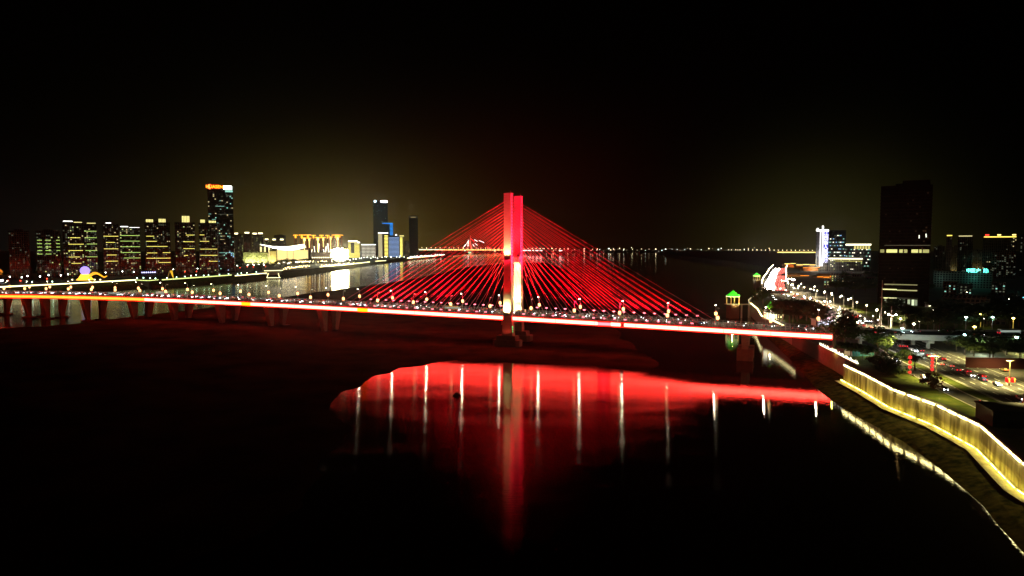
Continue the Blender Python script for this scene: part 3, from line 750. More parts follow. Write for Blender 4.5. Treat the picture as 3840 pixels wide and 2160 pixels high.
# skyscraper with two roof signs
t, w, h, d = bld('tall dark skyscraper with a red sign and a white sign on its roof', 786, 880, 716, 1500, 'glass', nwin=62, wk='ccwd', name='skyscraper', seed=10, group=SK, jit=0, winrows=(.15, .97), ws=1.25,
    bands=[(Y1(361), .3, .65, E_WINC), (Y1(440), .02, .12, E_WINC), (Y1(441), .4, .97, E_WIND), (Y1(493), .15, .3, E_WINC), (Y1(528), .18, .4, E_WINC), (Y1(658), .45, .65, E_WINW), (Y1(693), .45, .62, E_WINW)])
def text_mesh(s, size, m_, depth=.15, name='lettering'):
    cu = bpy.data.curves.new(name, 'FONT'); cu.body = s; cu.size = size; cu.extrude = depth; cu.align_x = 'CENTER'; cu.align_y = 'CENTER'; cu.offset = size*.02
    o = bpy.data.objects.new(name, cu); COL.objects.link(o); bpy.context.view_layer.update()
    me = bpy.data.meshes.new_from_object(o); bpy.data.objects.remove(o); me.name = name; me.materials.clear(); me.materials.append(m_)
    return me
sg = MB(); sg.box(-w*.5, -w*.06, -.3, 1.0, h+2.5, h+3.0); sg.box(w*.1, w*.5, -.3, 1.0, h+1.5, h+2); fr = sg.build('sign_frame', DARKST, t)
o = obj('roof_sign', text_mesh('HUASEN', 9, E('sign_red_yellow_light', (1, .22, .01), 5)), t, (-w*.22, -.6, h+7.5)); o.rotation_euler = (math.pi/2, 0, 0)
m = MB(); m.tube((-w*.42, -.5, h+3.5), (-w*.42, -.5, h+3.6), .1)
m = MB()
for k in range(7):
    a = math.pi*(.5+k/6); m.tube((-w*.40, -.5, h+7.5), (-w*.40+5.2*math.cos(a), -.5, h+7.5+5.2*math.sin(a)), .3, 1.1, n=6)
m.build('roof_emblem', E('emblem_red_light', (1, .16, .03), 5), t)
m = MB(); m.box(w*.14, w*.47, -.7, -.2, h+2.2, h+10.5); m.build('roof_sign', E('sign_white_panel_light', (.92, 1, .97), 6), t)
m = MB(); m.box(w*.2, w*.5, -.75, -.3, h-3.2, h+.8); m.build('sign_lower_row', E_WINC, t)
m = MB(); m.box(-w*.5, -w*.04, -.4, -.1, h+3.1, h+13); m.build('sign_board', mat('sign_red_board', (.2, .01, .01), .6, emit=(1, .005, .01), st=.35), t)
bld('low shop block with bluish lit floors at the foot of the skyscraper', 818, 880, 929, 1420, 'glass', nwin=20, wk='ccbd', name='shop_block', seed=11, pil=False, bands=[(Y1(825), .1, .95, E_WINC), (Y1(858), .1, .4, E_WIND)], ws=1.2)
# group behind the skyscraper
for (a, b, yt, D, lb, sd, cr) in ((881, 913, 880, 2150, 'slim tower with a lantern-like lit crown, first beyond the skyscraper', 12, [(.05, .45)]), (916, 945, 877, 2180, 'tower with a wide lit crown, second beyond the skyscraper', 13, [(.15, .75)]), (948, 968, 880, 2190, 'narrow tower with lit crown, third beyond the skyscraper', 14, [(.1, .9)]),
                               (969, 990, 879, 2200, 'narrow tower with lit crown, fourth beyond the skyscraper', 15, [(.1, .9)]), (994, 1012, 901, 2320, 'shorter tower with cream crown, first of the low trio', 16, [(.1, .8)]), (1020, 1040, 902, 2330, 'shorter tower with cream crown, middle of the low trio', 17, [(.2, .8)]),
                               (1048, 1070, 902, 2340, 'shorter tower with cream crown, last of the low trio', 18, [(.2, .8)]), (1031, 1074, 883, 2600, 'hazy grey tower block behind the low trio', 19, [])):
    t, w, h, d = bld(lb, a, b, yt, D, 'tan', nwin=26, wk='ydd', seed=sd, group='crowned towers beyond the skyscraper')
    for f in cr: crown(t, w, h, f[0], f[1], 5.5, E('crown_bright_light', (1, .88, .5), 4))
bld('wide mid-rise housing block behind the theatre roof', 994, 1075, 914, 2250, 'tan', nwin=40, wk='wydd', seed=20)
# gold-lit cluster
def Z6(x): return 880+x*.2019
def Y6(y): return 860+y*.2019
gold = [(1110, 1175, 108, 0, 'x'), (1215, 1300, 106, 0, 'x'), (1325, 1415, 104, 0, 'x'), (1445, 1505, 112, 0, 'x'), (1595, 1650, 110, 0, 'x'), (1710, 1755, 112, 0, 'x'), (1825, 2010, 108, 0, 'x'),
        (1258, 1350, 160, 1, 'x'), (1368, 1420, 164, 1, 'x'), (1512, 1600, 152, 1, 'x'), (1625, 1685, 152, 1, 'x'), (1768, 1812, 142, 1, 'x'), (1885, 1960, 140, 1, 'x')]
for i, (a, b, y, fr_, _) in enumerate(gold):
    D = 2750 if not fr_ else 2650; n_ = i+1 if not fr_ else i-6
    nm = f'tower with golden roof cornice, {ordw(n_)} of the {"rear" if not fr_ else "front"} row behind the theatre'
    t, w, h, d = bld(nm, Z6(a), Z6(b), Y6(y+14), D, 'brown', nwin=14, wk='wd', seed=30+i, jit=0, group='gold-roofed towers behind the theatre')
    m = MB(); m.box(-w/2-3, w/2+3, -1.6, d+1, h+1.2, h+4.4); m.build('cornice_light', E_GOLD, t)
    m = MB(); m.box(-w*.22, w*.22, -1.5, -.7, h-9, h+1.1)
    if fr_: m.box(-w*.1, w*.06, -1.3, -.7, h-(62 if i % 2 else 34), h-9.1)
    m.build('facade_light', E_GOLDB if fr_ else E_GOLD, t)
    for k, dx in enumerate((-.42, .42)):
        m = MB(); m.box(w*dx-.5, w*dx+.5, -1.1, -.7, h*.45, h-1); m.build('corner_light', E('corner_amber_light', (1, .28, .02), .45), t)
# theatre with sweeping roof
DT = 2080; pc = Z6(930); XT = (pc-1920)/2560*DT
TH = thing('theatre', 'brilliantly lit theatre with sweeping curved white roof and banded cream walls', 'theatre', (XT, DT, 11.9), math.atan2(-XT, DT))
phT = math.cos(math.atan2(pc-1920, 2560))
def TL(x6, y6): return ((Z6(x6)-pc)/2560*DT*phT, zl(Y6(y6), DT)-11.9)
E_TH = E('theatre_roof_light', (1, .93, .72), 4, True); E_THW = E('theatre_wall_light', (1, .74, .26), 1.5, True)
def sweep(pts, thick, y0, y1, nm, mm_, par):
    P_ = []
    for i in range(len(pts)-1):
        for k in range(4):
            f = k/4; P_.append((pts[i][0]+(pts[i+1][0]-pts[i][0])*f, pts[i][1]+(pts[i+1][1]-pts[i][1])*f))
    P_.append(pts[-1]); m = MB(); n_ = len(P_)
    for i, (x, z) in enumerate(P_):
        tk = thick*(.35+.65*math.sin(math.pi*i/(n_-1))); m.v += [(x, y0, z-tk), (x, y1, z-tk*.6), (x, y1, z+tk*.4), (x, y0, z)]
        if i:
            for k in range(4):
                a = (i-1)*4+k; b = (i-1)*4+(k+1) % 4; m.f.append((a, b, b+4, a+4))
    return m.build(nm, mm_, par)
sweep([TL(*p) for p in ((488, 278), (600, 300), (720, 322), (850, 332), (980, 330), (1100, 312), (1200, 294), (1300, 280))], 4.2, -16, -14, 'roof_edge', E_TH, TH)
sweep([TL(*p) for p in ((700, 345), (850, 352), (1000, 350), (1150, 332), (1320, 300))], 2.6, -13, -11, 'roof_edge', E_TH, TH)
sweep([TL(*p) for p in ((800, 372), (950, 376), (1100, 372), (1230, 352), (1335, 325))], 2.4, -10, -8, 'roof_edge', E_TH, TH)
sweep([TL(*p) for p in ((488, 274), (720, 316), (980, 324), (1200, 290), (1320, 276))], 2.0, -13.9, 36, 'roof', mat('white_roof', (.5, .5, .48), .6), TH)
m = MB(); x0, z1 = TL(780, 388); x1, _ = TL(1385, 388); m.box(x0, x1, -3, 40, 0, z1+1); m.build('wall', mat('theatre_wall', (.45, .4, .3), .8), TH)
for k in range(8):
    za = 4+k*(z1-4)/8; m = MB(); gp = .32 if k % 3 else .15
    cuts = [x0+2, x0+(x1-x0)*.33, x0+(x1-x0)*.52, x1-2]
    for a, b in zip(cuts[:-1], cuts[1:]): m.box(a+.6, b-.6, -3.6, -3.05, za+gp, za+(z1-4)/8-gp)
    m.build('wall_light', E_THW, TH)
for x in (500, 575, 650):
    xa, zt = TL(x, 300); m = MB(); m.box(xa-2.2, xa+2.2, -9, -6, 0, zt-4); m.build('column', mat('lit_column', (.5, .45, .3), .7, emit=(1, .8, .35), st=1.6), TH)
# lattice hall
D = 1980; t, w, h, d = bld('hall wrapped in a diagonal lattice, floodlit green-yellow, beside the theatre', Z6(160), Z6(640), Y6(428), D, 'tan', nwin=0, name='lattice_hall', cat='hall', jit=0, pil=False, dep=40)
m = MB(); n_ = 34
for k in range(-n_, n_):
    xa = -w/2+w*(k/n_)*1.0; 
    a = Vector((xa, -1.2, 0)); b = Vector((xa+h*1.5, -1.2, h))
    # clip to the facade
    f0 = max(0, (-w/2-a.x)/(b.x-a.x)); f1 = min(1, (w/2-a.x)/(b.x-a.x))
    if f1 > f0: m.tube(a.lerp(b, f0), a.lerp(b, f1), .35, n=4)
m.build('lattice', mat('lattice_metal', (.5, .5, .3), .6), t)
for k, f in enumerate((-.3, -.12, .1, .3)):
    m = MB(); m.lathe((w*f, -9, .2), [(1.2, 0), (1.5, .8), (.9, 1.8)], 8); m.build('floodlight', E('hall_flood_light', (1, .95, .7), 22), t)
    lamp('hall_floodlight', 'SPOT', (w*f, -10, 2.4), 90000, (.95, 1, .38), t, target=(w*f*1.1, -1, h*.55), size=1, angle=100)
t, w, h, d = bld('narrow hall with vertical fins glowing yellow between lattice hall and theatre', Z6(650), Z6(780), Y6(392), 2000, 'tan', nwin=0, name='finned_hall', cat='hall', jit=0, pil=False, dep=30)
for k in range(7):
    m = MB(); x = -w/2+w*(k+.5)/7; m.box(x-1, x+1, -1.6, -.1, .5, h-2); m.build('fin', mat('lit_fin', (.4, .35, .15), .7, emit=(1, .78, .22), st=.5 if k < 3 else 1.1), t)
lamp('hall_floodlight', 'SPOT', (0, -14, 2), 120000, (1, .8, .35), t, target=(0, 0, h*.6), size=1, angle=90)
# low lit arcade + giant screen
t, w, h, d = bld('low arcade with a row of round cream lights, by the giant screen', Z6(1430), Z6(1800), Y6(430), 2100, 'tan', nwin=0, name='arcade', cat='building', jit=0, pil=False, dep=20)
for k in range(9):
    m = MB(); x = -w/2+w*(k+.5)/9; m.lathe((x, -1, h*.55), [(.5, -1.6), (1.6, -.8), (1.6, .8), (.5, 1.6)], 8); m.build('round_light', E('arcade_light', (1, .85, .5), 4), t)
for k, x6 in enumerate((1440, 1500, 1565, 1665, 1690, 1745, 1770)):
    x = (Z6(x6)-(Z6(1430)+Z6(1800))/2)/2560*2100; m = MB(); m.tube((x, 2, h), (x+(-1)**k*2, 2, h+(10+9*(k % 3))), .8, n=5); m.build('light_mast', E('mast_light', (1, .95, .75), 4), t)
DSC = 2070; pc2 = (Z6(1815)+Z6(2095))/2; XS = (pc2-1920)/2560*DSC; w = (Z6(2095)-Z6(1815))/2560*DSC
t = thing('giant_screen', 'blinding white giant display screen beyond the river bank', 'screen', (XS, DSC, 11.9), math.atan2(-XS, DSC))
zt = zl(Y6(365), DSC)-11.9; zb_ = zl(Y6(570), DSC)-11.9
m = MB(); m.box(-w*.40, w*.42, -.4, .4, max(1, zb_)+2, zt-5); m.build('display', E('screen_light', (1, .90, .55), 150, True), t)
for x_, z_, r_ in ((-.38, .78, 6.5), (-.12, .9, 6), (.16, .92, 5), (.40, .74, 7.5), (.44, .35, 5.5), (-.44, .42, 6), (-.25, .18, 5), (.2, .12, 6)):
    m = MB(); m.tube((w*x_, -1.2, zb_+(zt-zb_)*z_), (w*x_, -.5, zb_+(zt-zb_)*z_), r_*.9, r_, n=14); m.build('floodlight', E('screen_glare_light', (1, .88, .5), 120, True), t)  # added glowing discs that imitate the screen's ragged glare
m = MB(); m.box(-w*.42, w*.44, 1.0, 8, 0, zt-4); m.build('housing', DARKST, t)
# frame building with hole, grid building
t, w, h, d = bld('frame-shaped building with open centre and stacked yellow light rows', Z6(2110), Z6(2332), Y6(212), 2900, 'dark', nwin=0, name='frame_building', jit=0, pil=False)
for k in range(17):
    z = h*.06+k*h*.9/17; hole = .28 < z/h < .88
    for a, b in (((-.48, -.26), (.02, .46)) if hole else ((-.48, .48),)):
        m = MB(); m.box(w*a, w*b, -.6, -.1, z, z+h*.022); m.build('light_band', E_BAND if k < 14 else E_CROWN, t)
m = MB(); m.box(-w*.48, w*.3, -.7, -.1, h-4, h); m.box(w*.3, w*.5, -.6, -.1, h-9, h-5); m.build('roof_light', E_WHITE, t)
t, w, h, d = bld('square hotel block with a grid of yellow windows under a bright roof line', 1357, 1409, 917, 3000, 'tan', nwin=0, name='hotel', jit=0, pil=False)
for i in range(11):
    for k in range(8):
        obj('window', WMESH['W'], t, (-w/2+w*(i+.5)/11, -.1, h*.08+h*.84*k/8)).scale = (1.3, 1, 1.4)
m = MB(); m.box(-w/2-1, w/2+1, -.8, -.1, h-2, h+.6); m.build('roof_light', E_WHITE, t)
# twin supertalls and neighbours
t, w, h, d = bld('very tall hazy skyscraper with white and violet crown lights, first of twins', 1402, 1456, 757, 3800, 'glass', nwin=22, wk='bcd', name='skyscraper', seed=50, jit=0, ws=1.6, winrows=(.35, .95))
m = MB(); m.box(-w*.42, -w*.30, -1.5, -.5, h-4, h+5); m.build('crown_light', E('crown_cool_light', (.6, .85, 1), 12), t)
m = MB(); m.box(w*.05, w*.47, -1.5, -.5, h-4.5, h+5); m.build('crown_light', E('crown_violet_light', (.95, .85, 1), 14), t)
m = MB(); m.box(-w*.46, w*.46, 1, d-1, h+.01, h+4); m.build('crown_block', FAC['dark'], t)
t, w, h, d = bld('very tall dark skyscraper with one faint light row near its top', 1535, 1568, 811, 4000, 'glass', nwin=8, wk='d', name='skyscraper', seed=51, jit=0, ws=1.5)
m = MB(); m.box(-w*.3, w*.3, -.8, -.2, h-8, h-5.5); m.build('light_band', E_WINW, t)
t, w, h, d = bld('glass tower outlined in blue along its roof and one edge', 1433, 1475, 837, 3600, 'glass', nwin=10, wk='bd', name='glass_tower', seed=52, jit=0)
m = MB(); m.box(-w*.46, w*.5, -.9, -.2, h-4, h+.8); m.build('roof_light', E_BLUE, t)
for k in range(20):
    m = MB(); z = h-10-k*6.6; m.box(w*.22, w*.5, -.9, -.2, z, z+3.2); m.build('light_band', E_BLUE, t)
t, w, h, d = bld('cream office tower with smooth lit side and ribbed lit side', 1419, 1457, 873, 3100, 'pale', nwin=0, name='office_tower', seed=53, jit=0, pil=False)
m = MB(); m.box(-w*.48, -w*.1, -.7, -.1, 2, h-3); m.build('lit_panel', E('panel_cream_light', (1, .85, .45), .55), t)
m = MB(); m.box(-w*.5, w*.5, -1.2, -.2, h-2.4, h+.5); m.build('roof_light', E_WHITE, t)
for k in range(16):
    m = MB(); z = 5+k*(h-14)/16; m.box(w*.12, w*.47, -.8, -.1, z, z+3.2); m.build('light_band', E_BAND, t)
t, w, h, d = bld('blue tower banded with level blue light rows, beside the cream office tower', 1458, 1499, 884, 3150, 'glass', nwin=0, name='glass_tower', seed=54, jit=0, pil=False)
for k in range(16):
    m = MB(); z = 4+k*(h-8)/16; m.box(-w*.47, w*.47, -.8, -.1, z, z+2.2); m.build('light_band', E('band_blue_light', (.35, .55, 1), .55+.5*(k % 3 == 0)), t)
m = MB(); m.lathe((w*.2, 2, h+.1), [(2.5, 0), (3.5, 3), (1.5, 6)], 8); m.build('roof_beacon', E('beacon_white_light', (.9, .95, 1), 9), t)
t, w, h, d = bld('thin cream tower with flared lit top at the end of the row', 1500, 1511, 886, 3200, 'pale', nwin=0, name='office_tower', seed=55, jit=0, pil=False)
for k in range(15):
    m = MB(); z = 4+k*(h-8)/15; m.box(-w*.4, w*.4, -.8, -.1, z, z+4); m.build('light_band', E_BAND, t)
m = MB(); m.box(-w*.5, w*.95, -1, -.2, h-1, h+4); m.build('roof_light', E_CROWN, t)
bld('small dim tower with antenna light beyond the thin cream tower', 1517, 1536, 905, 3300, 'dark', nwin=18, wk='wd', seed=56)

# ------------------------------------------------------------------ skyline bank: promenade lights, lamps, trees, landmarks
E_QL = E('quay_line_light', (1, .90, .42), 3.6); E_QLg = E('quay_thin_light', (.85, 1, .3), 1.5)
def qline(pts, lab, m_, r=.55):
    m = MB(); P_ = [G(x, y, 12.4) for x, y in pts]
    o = thing('promenade_light_rail', lab, 'light rail', P_[0])
    for a, b in zip(P_[:-1], P_[1:]): m.tube(a-P_[0], b-P_[0], r, n=6)
    m.build('light_tube', m_, o); m = MB()
    for a, b in zip(P_[:-1], P_[1:]): m.box(0, (b-a).length, .4, .9, -1.3, -.1, M=Matrix.Translation(a-P_[0]) @ Matrix.Rotation(math.atan2((b-a).y, (b-a).x), 4, 'Z'))
    m.build('parapet', CONC, o)
qline([(-260, 1087), (0, 1076), (224, 1065), (510, 1049.5)], 'longest bright white light rail along the far promenade', E_QL, .75)
qline([(513, 1050), (556, 1052), (594, 1049)], 'thin greenish light rail after the longest bright one', E_QLg, .5)
qline([(608, 1049), (700, 1043), (790, 1037), (868, 1031)], 'light rail along the promenade below the skyscraper', E_QLg, .75)
qline([(882, 1034), (940, 1029), (1000, 1024)], 'short bright light rail beside the landing stage', E_QL, .7)
qline([(1200, 1001), (1300, 992), (1386, 982)], 'bright light rail below the giant screen', E_QL, 1.0)
qline([(1408, 979.5), (1447, 977)], 'short light rail below the blue tower', E_QL, .9)
qline([(1528, 968), (1600, 962), (1660, 957)], 'farthest light rail, just short of the distant bridge', E_QL, 1.8)
# landing stage
p = G(1025, 1024, 12); t = thing('landing_stage', 'raised landing stage outlined in yellow lights at the water edge', 'landing stage', p, .25)
m = MB(); m.box(-16, 16, -6, 8, -4, 4.2); m.build('wall', CONCD, t)
for a, b in (((-17, -6.4, 5), (19, -6.4, 5.6)), ((-9, -6.4, 0), (-12, -6.4, -9)), ((10, -6.4, 0), (12, -6.4, -9)), ((-12, -6.5, -9), (14, -6.5, -9))):
    m = MB(); m.tube(a, b, .5, n=5); m.build('outline_light', E_QL, t)
def lamp_small(m_lens, h, nm, rr=1.0):
    t = thing(nm, 'x', 'street lamp'); m = MB(); m.tube((0, 0, 0), (0, 0, h-.4), .12, .08, n=6); m.build('pole', STEEL, t)
    m = MB(); m.lathe((0, 0, h), [(.25*rr, -.5*rr), (.55*rr, -.2*rr), (.55*rr, .2*rr), (.25*rr, .5*rr)], 8); m.build('lamp_globe', m_lens, t); return remember(t)
E_SW = E('promenade_white_light', (.92, 1, .88), 14, True); E_SG = E('promenade_green_light', (.6, 1, .75), 12); E_SR = E('promenade_red_light', (1, .05, .02), 7); E_SY = E('promenade_amber_light', (1, .75, .3), 12)
def lampset(proto, px, zz, lab, grp, order=None):
    first = True
    for i, (x, y) in enumerate(px):
        o = proto if first else copy_tree(proto); first = False
        q = G(x, y, zz); o.location = (q.x, q.y, 11.9); tag(o, lab.format(n=ordw(i+1)), 'street lamp', grp)
lampset(lamp_small(E_SW, 9.1, 'street_lamp', 1.5), [(37, 1038), (82, 1040), (103, 1035), (150, 1037), (182, 1032), (228, 1033), (255, 1029), (396, 1022), (459, 1018), (502, 1020), (594, 1011), (650, 1010), (691, 1010), (697, 1007), (741, 1007), (775, 994), (786, 1005), (822, 998), (848, 998), (890, 996), (928, 995), (952, 994), (990, 994)], 21,
        'tall white street lamp on the skyline bank road, {n} counting towards the theatre', 'street lamps on the skyline bank road')
lampset(lamp_small(E_SG, 4.1, 'promenade_lamp', 1.3), [(514, 1043), (538, 1042), (563, 1043), (583, 1044), (626, 1043), (662, 1039), (694, 1037), (716, 1034), (735, 1031), (764, 1033), (782, 1032), (823, 1030), (857, 1027), (891, 1028), (905, 1024), (926, 1023), (961, 1020), (120, 1058), (196, 1056)], 16,
        'short greenish lamp beside the promenade rail, {n} of its kind', 'short promenade lamps')
lampset(lamp_small(E_SR, 6.1, 'red_lantern_lamp', 1.5), [(30, 1052), (77, 1053), (176, 1045), (693, 1019), (737, 1018), (779, 1014), (815, 1011), (847, 1008), (900, 1004), (927, 1001), (950, 1001), (996, 999)], 18,
        'red lantern lamp below the white street lamps, {n} towards the theatre', 'red lanterns on the skyline bank')
rl = random.Random(8)
def line_px(n, a, b, jy):
    return [(a[0]+(b[0]-a[0])*(i+rl.random())/n, a[1]+(b[1]-a[1])*(i+.5)/n+rl.uniform(-jy, jy)) for i in range(n)]
lampset(lamp_small(E_SY, 8.1, 'square_lamp', 1.9), line_px(34, (1042, 982), (1310, 974), 5), 20, 'amber lamp in the theatre square crowd of lights, {n} along', 'amber lamps around the theatre square')
lampset(lamp_small(E_SW, 8.1, 'square_lamp', 2.0), line_px(30, (1045, 986), (1330, 974), 4)+line_px(18, (1330, 970), (1520, 960), 3.5), 20, 'white lamp behind the theatre square trees, {n} along', 'white lamps around the theatre square')
lampset(lamp_small(E_SY, 4.1, 'garden_lamp', 1.7), line_px(22, (1062, 1006), (1160, 996), 4)+line_px(16, (1200, 996), (1330, 985), 3), 16, 'low amber garden lamp close to the water, {n} along', 'low garden lamps by the water')
lampset(lamp_small(E_SW, 4.1, 'promenade_lamp', 2.6), line_px(24, (1530, 965), (1665, 954), 2), 16, 'tiny white lamp on the farthest promenade, {n} along', 'lamps on the farthest promenade')
# glowing sphere and dragon-like swirl
p = G(320, 1050, 12); t = thing('light_sculpture', 'glowing violet globe on a golden base with a golden wave trailing behind', 'light sculpture', p, 0)
m = MB(); pr = [(7.2*math.sin(math.pi*k/10)+.01, 15-7.2*math.cos(math.pi*k/10)) for k in range(11)]; m.lathe((0, 0, 0), pr, 16); m.build('globe', E_PURP, t, smooth=True)
m = MB(); m.lathe((0, 0, 0), [(13, 0), (11, 2), (9, 4), (7.5, 7), (6, 9.5)], 14); m.build('base', E('sculpture_gold_light', (1, .55, .04), 2.2), t)
for j, (dz, ph) in enumerate(((0, 0), (2.6, .3))):
    m = MB(); prev = None
    for k in range(19):
        u = k/18; q = Vector((8+u*28, -3+2*j, 4+dz*(1-u)+6.5*abs(math.sin(math.pi*(u*1.15+ph*.2)))*(1.15-u*.5)))
        if prev is not None: m.tube(prev, q, 1.0*(1.1-u*.5), n=6)
        prev = q
    m.build('wave', E('sculpture_wave_light', (1, .42, .02), 1.7), t)
for k in range(6):
    m = MB(); m.lathe((-16+k*9, -8, 0), [(.6, 0), (1.3, .8), (.6, 1.8)], 8); m.build('foot_light', E('foot_cream_light', (1, .8, .4), 5), t)
# low pavilion with seven round lights
p = G(562, 1032, 12); t = thing('event_hall', 'low dark hall with seven round bluish lights in a row', 'hall', p, math.atan2(-p.x, p.y))
m = MB(); m.box(-17, 17, 0, 12, 0, 7.5); m.box(-18, 18, -1, 13, 7.503, 8.2); m.build('wall', FAC['dark'], t)
for k in range(7):
    m = MB(); m.lathe((-13+k*3.6, -.9, 5.4), [(.3, -1.1), (1.15, -.6), (1.15, .6), (.3, 1.1)], 10); m.build('round_light', E_BLUEW, t)
# golden horn monument
p = G(640, 1042, 12); t = thing('monument', 'pair of leaning golden horns lit from below by the promenade', 'monument', p, 0)
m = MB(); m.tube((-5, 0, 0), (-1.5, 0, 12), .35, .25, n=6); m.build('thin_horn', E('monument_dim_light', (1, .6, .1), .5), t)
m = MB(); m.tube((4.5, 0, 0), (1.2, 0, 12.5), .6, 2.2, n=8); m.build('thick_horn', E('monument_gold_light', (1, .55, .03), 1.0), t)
p = G(-3, 1030, 12); t = thing('domed_hall', 'small orange-lit domed hall at the dark end of the far bank', 'hall', (p.x, p.y, 12), 0)
m = MB(); m.lathe((0, 0, 0), [(6, 0), (6, 4), (5, 8), (2.5, 10.5), (.3, 11.5)], 12); m.build('dome', E('dome_orange_light', (1, .3, .02), .8), t)
p = G(4, 1062, 12); t = thing('light_tower', 'cluster of white lamps on a short mast beside the bridge end', 'lamp mast', (p.x, p.y, 12), 0)
m = MB(); m.tube((0, 0, 0), (0, 0, 3), .3, n=6); m.build('pole', STEEL, t); m = MB(); m.lathe((0, 0, 4), [(2, -1.2), (3.4, 0), (2, 1.2)], 10); m.build('lamp_globe', E('mast_white_light', (.85, .9, 1), 8), t)
# trees along the skyline bank
tr = random.Random(21)
for i in range(56):
    u = i/55; x = -60+u*1390; y0 = 1052-u*56+ tr.uniform(-3, 3)-6
    p = G(x, y0, 12); tree((p.x, p.y, 11.9), 9+tr.random()*5, 12+tr.random()*8, f'dark round tree on the skyline bank promenade, {ordw(i+1)} towards the theatre', tr.randrange(3), 'trees on the skyline bank')
for i in range(14):
    p = G(1040+i*19+tr.uniform(-5, 5), 996-i*1.2, 12); tree((p.x, p.y, 11.9), 13+tr.random()*7, 22+tr.random()*12, f'broad dark tree in front of the theatre square, {ordw(i+1)} along', tr.randrange(3), 'trees before the theatre square')

# ------------------------------------------------------------------ distant bridge and far shore lights
DB = 5400; a = DP(1571, 936, DB); b = DP(3062, 947, 4700); L_ = (b-a).length; yaw = math.atan2(b.y-a.y, b.x-a.x)
FB = thing('distant_bridge', 'distant long low bridge with a small lit pylon and golden deck lights', 'bridge', (a.x, a.y, 0), yaw)
def fbx(px):
    d_ = ray(px, 940); c_ = Vector((a.x, a.y)); e_ = Vector((b.x-a.x, b.y-a.y)); dd = Vector((d_.x, d_.y)); den = dd.x*(-e_.y)+dd.y*e_.x
    k = (c_.x*(-e_.y)+c_.y*e_.x)/den; return (dd*k-c_).length
def fz(x): return a.z+(b.z-a.z)*x/L_
m = MB(); m.box(-300, L_+400, 2, 30, 28, 31); 
for k in range(int(L_/90)): m.box(k*90-3, k*90+3, 8, 24, -1, 27.99)
m.build('deck', CONCD, FB)
for x0_, x1_, mm_ in ((1571, 1660, E_QL), (1661, 1890, E_GOLDB), (1961, 1975, E_WHITE), (1979, 1990, E_WHITE), (1996, 2002, E_WHITE), (2009, 2018, E_WHITE), (2024, 2033, E_WHITE), (2096, 2108, E_WHITE), (2916, 3060, E_GOLDB)):
    xa, xb = fbx(x0_), fbx(x1_); m = MB(); m.box(xa, xb, 0, 1.9, fz(xa)-2.6, fz(xa)+2.2); m.build('deck_light', mm_, FB)
for px in list(range(1582, 1900, 17))+list(range(1965, 2140, 15))+[2190, 2240, 2300, 2340]+list(range(2743, 3050, 16)):
    x = fbx(px); m = MB(); m.tube((x, 3, 31), (x, 3, fz(x)+14), .4, n=4); pl_ = m.build('lamp_post', STEEL, FB); m = MB(); m.lathe((x, 3, fz(x)+15), [(1, -2), (2.3, 0), (1, 2)], 6); m.build('lamp_globe', E('far_bridge_light', (1, .8, .5), 7), pl_)
xp = fbx(1761); zt_ = zl(882, DB)
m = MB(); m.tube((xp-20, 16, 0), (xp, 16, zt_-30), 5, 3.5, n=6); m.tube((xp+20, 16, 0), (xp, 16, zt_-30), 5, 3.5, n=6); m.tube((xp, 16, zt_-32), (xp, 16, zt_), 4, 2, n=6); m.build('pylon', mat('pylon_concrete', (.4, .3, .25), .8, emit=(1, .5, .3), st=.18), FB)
def fp(px, py): return Vector((fbx(px), -2, zl(py, DB)))
for q0, q1, mm_ in (((1737, 929), (1757, 905), E_WHITE), ((1755, 925), (1757, 900), E_WHITE), ((1767, 897), (1779, 905), E_SIGNR), ((1779, 899), (1792, 906), E_WHITE), ((1796, 902), (1816, 910), E_WHITE), ((1773, 916), (1779, 924), E_WHITE), ((1782, 913), (1791, 920), E_WHITE), ((1826, 927), (1843, 933), E_SIGNR), ((1766, 931), (1763, 905), E_SIGNR)):
    m = MB(); m.tube(fp(*q0), fp(*q1), 1.8, n=5); m.build('lit_cable', mm_, FB)
m = MB(); m.box(xp-12, xp+14, -8, 0, 4, 18); m.build('pier_light', mat('pier_lit', (.2, .3, .2), .8, emit=(.3, 1, .5), st=1.2), FB)
fr_ = random.Random(14)
n_ = 0
for i in range(150):
    px = fr_.choice([fr_.uniform(1545, 1900), fr_.uniform(1960, 2900), fr_.uniform(2000, 2900), fr_.uniform(2050, 2750)]); py = fr_.gauss(938, 7)
    py = max(924, min(955, py)); n_ += 1
    D = min(7300, 5900+ (946-py)*60) if py < 948 else 5650
    Dg = 6350+fr_.random()*900; q = DP(px, py, Dg); hh = max(6, q.z)
    t = thing('distant_house', f'speck-sized dark house with one lamp on the far shore, {ordw(n_) if n_ < 20 else "far behind the distant bridge"}', 'house', (q.x, Dg, 4), 0, 'speck-sized houses on the far shore') if False else None
